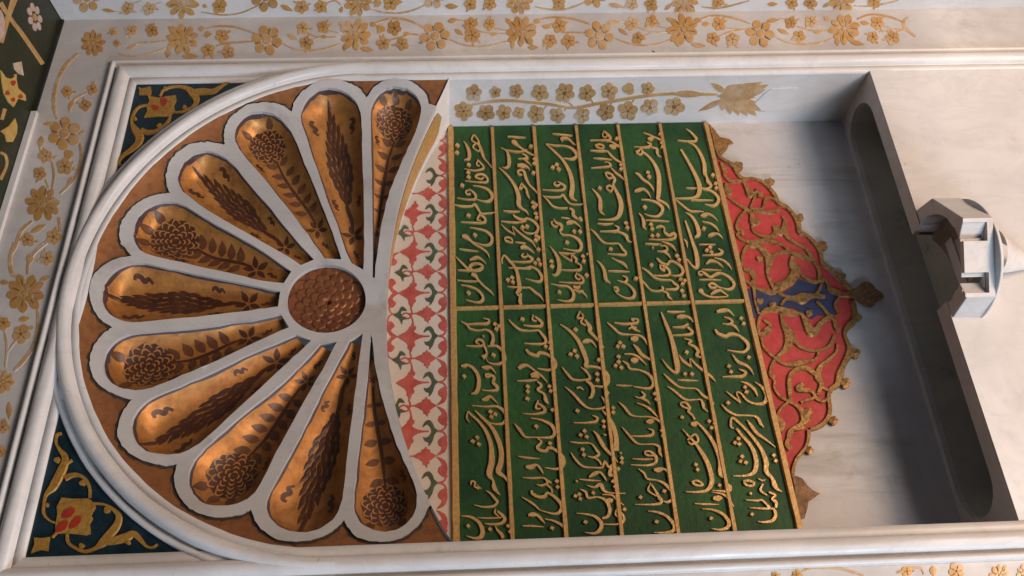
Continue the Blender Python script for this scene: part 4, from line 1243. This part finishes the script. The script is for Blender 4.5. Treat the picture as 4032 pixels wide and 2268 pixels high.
TXT[(1960, 1200, 1.5415)] = '''65 95 5 100 130 14 135 155 14 190 162 8 245 160 10 265 180 16 290 215 20 280 240 16 220 242 10 160 238 4;215 65 6 210 95 12 235 105 8;225 75 10 265 110 20 260 132 16 210 135 12 155 128 4;d 148 92;d 315 235;d 290 258;d 318 272
170 275 14 195 300 20 240 312 20 250 295 20 300 305 18 345 345 22 345 380 24 310 400 16 240 390 5;125 390 20 145 375 24 180 372 16 225 405 10 265 435 14 300 475 4;200 435 24 225 430 40 250 445 16
115 465 4 170 465 12 240 460 10;d 180 500;d 180 530;d 178 575;d 312 500;d 320 528;240 470 10 265 495 16 240 520 14 280 545 14 290 580 26 305 605 8
245 585 8 230 630 14 260 635 8;240 600 8 280 630 20 280 655 18 220 668 12 150 665 4;d 330 643;200 692 4 260 702 12 320 730 22 345 770 24 335 800 20 300 810 14 210 808 6 160 805 10
100 725 4 130 760 20 165 805 14 200 808 8;d 232 742;d 315 845;240 815 6 265 835 12 240 865 20 255 885 20 290 890 20 310 870 20 350 885 18 395 930 24 395 975 26 360 1000 16 285 992 5
120 922 4 180 932 14 255 938 4;170 985 16 200 988 34 235 975 14 260 1000 16 275 1028 4;150 1052 5 210 1055 14 280 1055 12 300 1085 16 265 1100 14 235 1095 4;300 1070 14 325 1085 12;295 1095 10 325 1120 14 330 1145 10;d 358 1075;d 362 1110
205 1130 12 210 1150 18 250 1170 20 285 1165 24 300 1145 16 345 1170 20 385 1215 24 380 1255 24 340 1272 14 255 1250 5;145 1170 4 190 1195 14 225 1220 14 255 1250 8
185 1280 14 210 1275 30 240 1280 20 265 1305 18 285 1330 4;150 1345 6 210 1345 14 280 1352 4;285 1302 5 340 1315 14 395 1345 20 415 1385 22 405 1410 18;d 328 1358'''
TXT[(2150, 1200, 1.5415)] = '''205 45 10 190 85 12 225 80 10 215 55 8;225 85 8 210 110 10 240 130 10;235 95 10 265 140 28 265 165 24 305 210 14 350 265 6;d 178 155
85 122 4 140 160 16 190 215 24 225 285 30 245 345 28 240 375 24 275 378 14 330 390 16 370 425 22 375 470 24 345 500 16 285 495 5;220 230 10 245 222 26 275 225 14 305 262 4;d 148 305;d 172 285;d 186 316;d 318 340
95 382 4 130 425 16 165 458 14 230 460 10 265 450 18 255 425 14 240 405 16 210 382 4;240 465 10 270 485 22 285 520 24 275 560 20 255 570 4;d 308 425;d 310 462
115 502 4 165 545 16 220 605 18 260 632 10 320 635 10 365 620 20 355 590 16 335 560 6;185 510 8 205 505 10 225 520 6;d 370 538;d 188 648;340 645 6 380 690 20 410 750 30 425 820 32 425 890 36;d 405 630;d 405 658
165 720 4 240 720 12 300 712 18 310 690 14 280 675 4;d 348 712;d 350 745;d 208 795;d 232 770;d 245 806;285 770 4 310 795 18 335 840 26 365 885 20 410 930 16 435 962 4;345 790 6 358 795 10 365 790 6
145 835 4 200 842 12 270 845 8 305 885 16 320 910 18 290 930 14 250 922 5;290 930 10 320 950 12 335 975 12;d 220 882;d 228 915
150 902 4 180 945 14 225 985 14 290 992 10 340 990 12 355 955 16 380 990 14 400 975 14 385 1030 28 405 1040 14;d 452 905 10;d 458 935;d 458 960;d 435 1000
260 1050 10 290 1030 26 325 1020 14 350 1045 14 365 1072 4;200 1062 5 260 1068 12 330 1072 4;245 1098 4 290 1110 14 330 1095 28 350 1130 20 390 1145 10 480 1148 8;d 405 1075;d 418 1108
d 178 1165;d 200 1154;d 206 1182;205 1122 4 240 1140 16 255 1175 16 310 1170 10 360 1190 20 385 1240 24 375 1285 22 340 1300 14;d 285 1145;340 1155 6 400 1160 12 430 1190 12 470 1220 6;365 1190 18 388 1190 34 405 1185 14;d 475 1245
430 1240 8 420 1275 12 450 1300 8;435 1240 8 470 1290 18 465 1320 18 430 1335 12 345 1335 6;185 1268 5 250 1275 12 300 1290 18 335 1330 26 325 1370 26 290 1390 16 235 1385 4;d 238 1322;d 185 1075 10'''
TXT[(2350, 1200, 1.5415)] = '''105 112 5 160 120 14 215 118 16 245 110 16 245 92 10 210 92 12 225 105 10;190 150 6 215 140 14 240 145 10;205 125 6 225 150 16 262 168 4
62 112 4 100 145 14 140 178 14 200 185 8 255 190 10 285 210 14 302 245 4;205 210 18 228 210 36 250 205 16;d 138 235;d 158 258;d 126 258;220 245 6 245 270 22 270 305 22 310 330 14 345 350 8
165 302 4 215 305 12 255 325 14 300 370 4;205 340 18 225 340 36 250 340 14;d 130 320;d 130 352;d 112 375;d 146 386;155 345 4 185 365 16 200 392 14 255 400 10 310 425 18 340 465 24 335 500 20 300 512 14 220 500 5
115 492 5 160 495 12 215 495 4;d 350 545;d 358 578;268 530 5 290 555 18 260 570 10 230 560 4;265 570 10 300 585 16 322 608 4;240 600 4 290 618 12 330 645 16 368 688 4
132 595 4 165 625 16 200 668 16 240 682 8 320 685 10 370 705 16 405 745 4;298 715 14 322 712 34 345 705 14;205 800 4 270 802 12 330 795 20 340 770 14 310 755 4;d 392 768;d 398 800
150 745 4 185 785 14 230 835 16 265 850 8 340 850 10 375 865 18 380 900 20 395 928 4;350 920 8 300 915 14 292 895 10 325 895 14 358 930 22 350 965 18 300 978 12 205 975 4;215 938 4 280 942 12 340 940 8
345 1005 16 372 1005 34 405 1000 14 430 1020 14 452 1048 4;250 1000 4 285 1025 14 305 1060 12 360 1068 10 410 1090 18 455 1140 24 460 1180 24 430 1200 18 400 1195 6
325 1085 6 310 1130 12 360 1165 8;330 1095 8 350 1125 12 375 1170 22 390 1200 20 350 1215 14 230 1215 4;d 405 1135;d 262 1172;310 1255 6 365 1262 14 420 1285 18 465 1335 24 465 1370 26 420 1385 14 345 1385 4;d 360 1320'''
TXT[(2540, 1200, 1.5415)] = '''130 45 6 180 48 14 240 45 4;190 80 10 215 75 26 245 75 16 270 85 14 290 110 4;165 140 5 215 140 14 240 135 20 260 120 14;255 140 14 285 170 18 260 185 16 165 190 4
95 50 6 120 110 20 155 200 26 180 300 36 195 390 36 180 415 18 140 385 14 100 335 4;235 208 4 280 225 14 260 240 10 300 260 16 320 290 22 310 312 18 350 330 8
205 310 5 230 345 18 275 378 16;280 385 6 270 330 8 310 370 14 360 410 18 400 440 14 425 470 4;d 250 293;d 240 425;d 282 425;195 460 5 250 462 14 320 465 4
110 422 4 150 460 16 200 500 14 250 510 8 310 515 10 350 555 18 395 580 12 415 605 6;132 498 4 180 530 14 240 578 14 300 580 8 335 580 10 350 610 20 355 630 16 380 655 4
275 640 8 225 620 14 215 600 10 245 598 14 270 630 18 260 650 16 285 675 14 300 700 14;275 725 16 298 728 36 312 715 16;d 222 688;d 385 712;d 420 725;d 400 752
310 715 10 350 755 16 400 820 22 435 890 26 455 960 30 455 1030 28 490 1060 12 490 1090 22 515 1110 22 500 1135 20 440 1132 8 405 1130 4
225 760 4 270 810 12 310 850 18;255 825 10 300 790 14 320 830 14 280 850 12 260 835 10;300 840 14 335 890 24 375 960 30 400 1040 32 400 1090 32 370 1130 22 310 1140 14 245 1138 5;d 305 975;d 315 1005
280 1080 14 310 1070 14 340 1085 14 345 1100 12 310 1098 16 285 1085 12;d 448 1100;400 1140 4 460 1150 12 500 1175 16 535 1230 4;410 1178 18 440 1178 40 465 1175 14
300 1210 6 370 1214 14 445 1216 4;345 1242 5 410 1248 14 470 1275 20 505 1320 24 495 1355 24 450 1368 14 400 1362 4;d 398 1300'''
TXT[(2720, 1200, 1.5415)] = '''155 45 14 190 38 24 225 38 16 260 72 4;200 78 5 235 90 14 250 110 18 225 122 10 190 118 4;230 120 10 265 135 16 290 170 4;d 302 88;d 318 120
145 155 12 165 180 20 210 195 22 235 182 22 285 190 16 335 230 22 345 265 22 310 292 14 220 280 4;248 305 5 285 350 20 330 370 18 360 395 14 378 428 4;d 348 325;d 228 378;d 240 412;190 442 6 250 440 14 310 438 20 330 415 18 290 395 4
212 530 4 250 560 12 300 598 12;300 598 6 275 540 10 300 540 10 340 585 14 390 605 16 440 600 24 458 560 26 430 505 16 385 472 4;300 470 4 345 485 16 385 520 18 402 560 4;d 325 505;d 335 535;d 222 600
185 610 5 220 645 16 270 672 14 330 675 10 385 680 12 410 700 20 420 725 18 440 748 4
258 755 6 240 740 14 248 690 16 290 720 16 340 770 16 390 830 20 430 890 24 455 960 34 455 1015 30 490 1055 20 505 1095 34 520 1120 20 550 1138 4;340 705 5 370 745 22 400 785 20 450 820 14 510 868 4
275 755 16 310 800 18 355 850 22 385 910 28 395 970 30 380 1020 28 330 1040 14 255 1042 5;d 265 842;d 285 817;d 291 851;d 308 925;d 298 955;d 330 963;d 500 918;d 512 952
315 1075 14 345 1070 16 380 1085 16 370 1102 14 335 1098 14 318 1080 12;405 1058 6 430 1070 10 450 1065 6;435 1090 10 420 1130 14 460 1160 8;470 1140 12 510 1160 14 490 1180 14 515 1205 22 510 1235 14
330 1188 5 400 1192 14 430 1190 12 475 1235 16;355 1235 5 430 1240 14 500 1240 14;500 1240 14 512 1275 22 495 1310 22 450 1322 14 405 1318 4;d 368 1275;d 360 1150 12'''
for T, s in TXT.items():
    for item in s.replace('\n', ';').split(';'):
        tk = item.split()
        if not tk: continue
        if tk[0] == 'd':
            x, y = float(tk[1]), float(tk[2])
            r = float(tk[3]) if len(tk) > 3 else (20.5 if T[2] > 2 else 16.5)
            a = random.uniform(-0.35, 0.05)
            P = [(x + r * random.uniform(0.92, 1.1) * math.cos(a + k * math.pi / 2), y + r * 0.95 * math.sin(a + k * math.pi / 2)) for k in range(4)]
            P2 = [(x + (px_ - x) * 0.82, y + (py_ - y) * 0.82) for px_, py_ in P]
            V = [FIELD.pt(*q, 0.0) for q in trace(FIELD, T, P)] + [FIELD.pt(*q, 0.0046 + 0.0002 * HJ[0] / 17) for q in trace(FIELD, T, P2)]
            HJ[0] = (HJ[0] + 5) % 17
            mesh('letter_dot', V, [(4, 5, 6, 7)] + [(k, (k + 1) % 4, 4 + (k + 1) % 4, 4 + k) for k in range(4)], 'gilt_letter', ins)
        else:
            stroke('letter_stroke', FIELD, T, [(x, y, w * 0.97 + 0.4) for x, y, w in triples(item)], 0.0032, 'gilt_letter', ins, 4, crown=0.14)

# ------------------------------------------------------------------ cresting below the inscription
cr = thing('cresting', 'red and blue pointed cresting with gilt tracery hanging below the inscription', 'ornament')
CRS = YSurf(D - 0.0025)
K1, K2, K3 = (2760, 480, 2.07), (2880, 1050, 2.07), (2950, 1500, 2.415)
red = (trace(CRS, K1, '130,300 200,340 260,400 330,480 420,470 500,500 560,560 600,640 640,690 720,740 770,820 780,900 860,940 920,1010 960,1090 980,1180 1060,1240 1150,1330')
     + trace(CRS, K2, '1000,220 985,300 980,400 920,490 900,560 940,640 930,740 880,830 880,930 800,1010 790,1100 790,1180 720,1290 630,1330')
     + trace(CRS, K3, '560,560 540,640 450,730 420,830 402,905 375,880 265,400 165,100') + trace(CRS, K1, '360,1340 250,860'))
plate('red_field', CRS, red, 0.0, 'red', cr, base=-0.0025)
plate('blue_field', CRS, trace(CRS, K2, '130,180 210,195 320,240 420,210 500,160 550,100 620,130 760,140 790,190 880,240 840,310 870,390 800,400 700,400 650,430 580,380 500,340 380,340 280,360 220,420 185,420'), 0.0006, 'blue', cr)
CG = {K1: '''140 285 20 200 320 24 260 360 30 300 430 30 340 465 24 420 465 20 490 490 22 550 540 26 600 600 34 630 665 34 700 700 26 750 760 32 790 830 44 800 900 40 860 930 26 930 1000 34 975 1080 36 990 1160 34 1060 1210 28 1130 1270 34 1200 1350 40 1240 1400 40
155 330 14 190 400 40 190 440 24 240 490 24 330 490 20 370 540 34 400 590 60 440 590 30 460 550 26;440 590 20 420 660 16 400 710 18 440 715 20 500 710 18 520 640 24 560 625 18 600 640 20
200 500 16 210 560 50 250 570 60;220 620 14 300 680 20 370 720 30 410 760 30 420 820 50 480 810 40;370 720 22 310 790 22 285 860 22 310 900 30 290 930 18 340 970 20 430 985 34 520 970 30 600 990 26 660 1010 18 720 1060 18
420 820 24 420 890 18 480 930 24 560 945 30 610 900 50 600 850 50;610 900 40 670 890 60 680 800 26 660 780 22;670 900 40 720 960 30 800 1010 26 860 1050 24 890 1100 30 940 1180 24 960 1240 26 960 1300 26;420 730 20 500 740 24 580 740 30 640 720 24
330 1190 20 340 1080 24 380 1020 30 460 1020 40 530 1080 60 550 1150 60 540 1240 30 570 1320 30 600 1370 40;560 1120 40 620 1080 26 700 1060 30 760 1080 30 830 1100 36 900 1130 24;455 1105 20 470 1120 34 500 1125 30
740 1100 20 740 1160 60 770 1220 80 720 1300 70 650 1330 50 580 1370 30;345 1200 20 410 1230 50 430 1290 30 420 1360 26;360 1290 20 400 1330 24 470 1370 26 570 1390 40 640 1390 20
800 1230 24 850 1280 26 930 1310 26 1000 1290 26 1030 1330 24 1060 1370 30 1140 1400 34''',
K2: '''985 290 50 1000 360 44 1000 440 46 940 500 44 920 560 30 950 640 40 960 700 60 910 800 44 880 880 60 860 960 50 800 1010 36 790 1080 36 800 1160 36 780 1240 40 720 1300 36 640 1330 30
380 220 26 450 250 26 510 260 40 575 260 90 640 245 40 700 240 34 760 250 24;730 150 26 710 200 26 680 235 26;400 320 24 440 270 22 500 260 30;690 290 24 740 340 26 780 390 30 820 410 30
230 400 26 280 360 40 380 350 46 480 380 50 560 390 26 600 450 50 640 530 70 690 520 60 720 470 40 790 420 36 830 430 40 850 510 30 880 520 24
400 390 22 420 470 40 470 570 90 440 670 50 370 740 30 330 800 26 310 880 24 350 910 50;500 600 40 560 660 26 650 690 24 740 680 24 800 640 26 840 560 30
230 400 24 215 480 26 230 560 30 280 530 60 310 480 30 260 440 16;240 580 20 260 660 18 340 740 24 440 800 30 540 790 50 600 780 30 680 760 20 710 690 22
860 630 20 850 700 24 780 770 30 720 820 40 700 900 60 730 960 40 700 1050 26;480 1100 26 470 1000 40 470 910 36 510 850 36 600 830 40 680 880 40
350 930 24 350 1000 20 400 1070 22 460 1100 26 540 1150 30 600 1230 90 560 1290 40 480 1340 36 460 1420 40;470 1100 24 400 1160 24 375 1220 24 410 1290 60 400 1350 20
580 960 40 540 1000 50 650 1020 30 690 1080 28 740 1100 30 780 1080 24;560 1110 24 620 1090 26 680 1070 26;740 990 24 780 1010 24 820 1020 24;160 120 20 180 190 26 190 290 20 220 390 18
205 280 30 235 285 46 255 290 30;780 120 20 790 190 22 870 230 26 960 230 40;870 260 22 840 320 26 870 390 20''',
K3: '''560 470 40 560 540 36 540 620 34 500 680 36 450 740 30 420 820 34 410 890 36;400 470 30 380 540 36 350 600 40 390 650 60;520 440 26 480 460 30 420 465 30'''}
for T, s in CG.items():
    for item in s.replace('\n', ';').split(';'):
        stroke('gilt_tendril', CRS, T, [(x, y, w * 1.2) for x, y, w in triples(item)], 0.0030, 'gilt_cresting', cr, 5, crown=0.3)
for T, x, y, r in ((K1, 305, 370, 42), (K1, 560, 495, 34), (K1, 800, 785, 34), (K1, 985, 1015, 44), (K1, 1145, 1265, 34), (K2, 1030, 420, 30), (K2, 1000, 710, 44), (K2, 930, 955, 42), (K2, 830, 1260, 38), (K3, 570, 665, 40),
                   (K2, 335, 325, 32), (K2, 400, 170, 48), (K2, 630, 385, 32), (K2, 620, 1185, 36), (K1, 480, 600, 24), (K1, 330, 900, 24)):
    flower(CRS, T, x, y, r, 4, 'gilt_cresting', cr, 0.0032, 'knob')
plate('end_palmette', CRS, trace(CRS, K1, '60,20 110,70 150,130 200,140 235,150 262,180 230,185 210,230 170,270 140,290 110,220 90,120'), 0.0028, 'gilt_cresting', cr)
plate('end_palmette', CRS, trace(CRS, K3, '400,900 440,905 500,930 550,1000 610,1050 670,1075 620,1110 560,1150 550,1210 520,1310 480,1320 460,1250 445,1150 425,1000'), 0.0028, 'gilt_finial', cr)
plate('finial', CRS, trace(CRS, K2, '960,200 1010,180 1050,145 1090,130 1140,150 1170,190 1220,220 1235,260 1180,290 1160,325 1110,335 1060,310 1030,290 1000,270 960,250'), 0.0040, 'gilt_finial', cr, smooth_n=2)

# ------------------------------------------------------------------ gilt spray on the right-hand jamb
ornament('''
T 1750 300 1.84;F 215 120 65;F 370 115 46;F 520 110 56;F 690 118 68;F 870 120 74 6;F 1030 120 66;F 1190 105 66;F 1335 90 46 3;F 1475 90 56;F 140 250 70 6;F 300 265 66;F 430 265 60;F 540 260 46 4;F 665 275 68;F 820 285 60;F 1000 285 60;F 1170 262 70;F 1330 250 72;F 1490 225 66;F 1665 220 76;V 20 200 205 350 180 480 175 600 185 750 200 900 225 1000 220 1100 200 1250 175 1400 150 1560 130 1700 125 1900 130 1980 130;V 12 720 240 745 205;V 12 870 250 890 225;V 12 900 190 930 215;V 12 1060 165 1080 200;V 12 1200 205 1230 175;V 12 1360 190 1380 155;L 1650 125 1900 130 50
''', JAMB, jamb, 'flower_jamb', 'flower_jamb')
JT = (1750, 300, 1.84)
for x0, y0, x1, y1, w in ((2040, 118, 1932, 48, 46), (2030, 128, 2122, 58, 62), (2060, 128, 2182, 54, 66), (2090, 130, 2240, 46, 68), (2115, 134, 2300, 40, 66), (2130, 138, 2348, 60, 64), (2140, 142, 2330, 96, 56),
                          (2030, 166, 1838, 254, 40), (2020, 150, 2012, 250, 56), (2050, 156, 2072, 278, 62), (2085, 160, 2134, 284, 66), (2110, 162, 2196, 288, 68), (2135, 164, 2262, 288, 68), (2145, 160, 2322, 256, 60), (1975, 142, 2250, 152, 66)):
    leaf(JAMB, JT, x0, y0, x1, y1, w, 'flower_jamb', jamb, 0.0008 + 0.00003 * ((x0 + y1) % 7), 'spray_leaf')
plate('patch_repair', JAMB, trace(JAMB, (2900, 200, 1.811), '215,290 250,270 430,262 400,420 180,425 130,370'), 0.0012, 'marble_light', jamb)

# ------------------------------------------------------------------ basin front and spout
bs = thing('basin_slab', 'plain cream marble slab closing the front of the basin below the niche', 'slab')
slab('front_panel', [(-0.3995, ZB), (0.3995, ZB), (0.3995, 0.957), (-0.3995, 0.957)], FRONT, 0.0010, 0.02, 'marble_light', bs)
for sx in (-1, 1):
    slab('top_rail', [(0.0695 * sx, 0.957), (0.3995 * sx, 0.957), (0.3995 * sx, 0.9995), (0.0695 * sx, 0.9995)], FRONT, 0.0020, 0.022, 'marble_light', bs)

sp = thing('water_spout', 'six-sided marble spout with square notches projecting from the basin front', 'spout')
HX = [(0.098, 0.0), (0.088, -0.050), (0.014, -0.104), (-0.088, -0.050), (-0.098, 0.0)]
Z1, Z0 = 1.0, 0.955
ABS = ZSurf(0.0, +1)
BC_, BRAD = np.array([0.0, -0.006]), 0.072
def facet(e, f, off):
    a, b = np.array(HX[e]), np.array(HX[e + 1])
    d = (b - a) / np.hypot(*(b - a))
    n = np.array([-d[1], d[0]])
    if n @ (np.array([0, -0.02]) - (a + b) / 2) < 0: n = -n
    p = a + (b - a) * f
    if off == 'c':                       # run inwards to the round bowl
        q = p - BC_
        B = q @ n; Cc = q @ q - BRAD ** 2
        disc = B * B - Cc
        off = max(-B - math.sqrt(disc), 0.004) if disc > 0 else 0.03
    return p + n * off
def piece(e, f0, f1, oa, ob, z0, z1, V, F, n=6):
    fs = [f0 + (f1 - f0) * k / n for k in range(n + 1)]
    poly = [tuple(facet(e, f, oa)) for f in fs] + [tuple(facet(e, f, ob)) for f in reversed(fs)]
    plate_geo(ABS, poly, z1, V, F, base=z0)
for e in range(4):
    V, F = [], []
    if e != 2:
        piece(e, 0, 1, 0.0, 'c', Z0, Z1 - 0.0005 * (e + 1), V, F)
    else:                                # the facet with the two spill notches
        for f0, f1 in ((0, 0.05), (0.29, 0.69), (0.95, 1.0)): piece(e, f0, f1, 0.0, 0.009, Z0, Z1, V, F, 1)
        for f0, f1 in ((0.05, 0.29), (0.69, 0.95)): piece(e, f0, f1, 0.0, 0.009, Z0, Z0 + 0.009, V, F, 1)
        for f0, f1 in ((0, 0.09), (0.25, 0.745), (0.905, 1.0)): piece(e, f0, f1, 0.009, 'c', Z0, Z1 - 0.0004, V, F)
        for f0, f1 in ((0.09, 0.25), (0.745, 0.905)): piece(e, f0, f1, 0.009, 'c', Z0, Z0 + 0.0115, V, F)
    o = mesh('rim_wall', V, F, 'marble_spout', sp)
    bv = o.modifiers.new('worn_edges', 'BEVEL'); bv.width = 0.0016 if e != 2 else 0.0010; bv.segments = 3; bv.limit_method = 'ANGLE'
def half_turn(prof, a0=180, a1=360, n=28, cx=0.0, cy=0.0):
    V, F = [], []
    for r, z in prof:
        for k in range(n + 1):
            a = math.radians(a0 + (a1 - a0) * k / n)
            V.append((cx + r * math.cos(a), cy + r * math.sin(a), z))
    for i in range(len(prof) - 1):
        for k in range(n):
            c = i * (n + 1) + k
            F.append((c, c + 1, c + n + 2, c + n + 1))
    return V, F
V, F = half_turn([(0.0, Z0 - 0.001), (0.0985, Z0 - 0.001), (0.0990, Z0 - 0.003), (0.0965, Z0 - 0.007), (0.088, Z0 - 0.0125), (0.06, Z0 - 0.018), (0.036, Z0 - 0.024)])
mesh('collar', V, F, 'marble_spout', sp, True)
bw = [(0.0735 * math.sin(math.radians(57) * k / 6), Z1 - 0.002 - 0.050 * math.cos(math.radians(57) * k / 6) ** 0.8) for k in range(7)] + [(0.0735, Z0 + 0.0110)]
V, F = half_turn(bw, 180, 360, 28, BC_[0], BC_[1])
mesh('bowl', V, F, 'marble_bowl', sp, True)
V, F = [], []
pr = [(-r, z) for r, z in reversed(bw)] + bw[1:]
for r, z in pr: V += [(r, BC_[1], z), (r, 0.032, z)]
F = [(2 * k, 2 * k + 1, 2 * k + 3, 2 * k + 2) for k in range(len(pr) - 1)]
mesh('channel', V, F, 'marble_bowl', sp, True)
V, F = half_turn([(0.036, Z0 - 0.024), (0.030, Z0 - 0.040), (0.018, Z0 - 0.075), (0.006, Z0 - 0.115), (0.0, Z0 - 0.13)], 180, 360, 20)
V = [(x - 0.012 * min(1, (Z0 - z) / 0.03), y - 0.045 * max(0, 1 - (Z0 - 0.024 - z) / 0.106), z) for x, y, z in V]
mesh('pendant', V, F, 'marble_spout', sp, True)
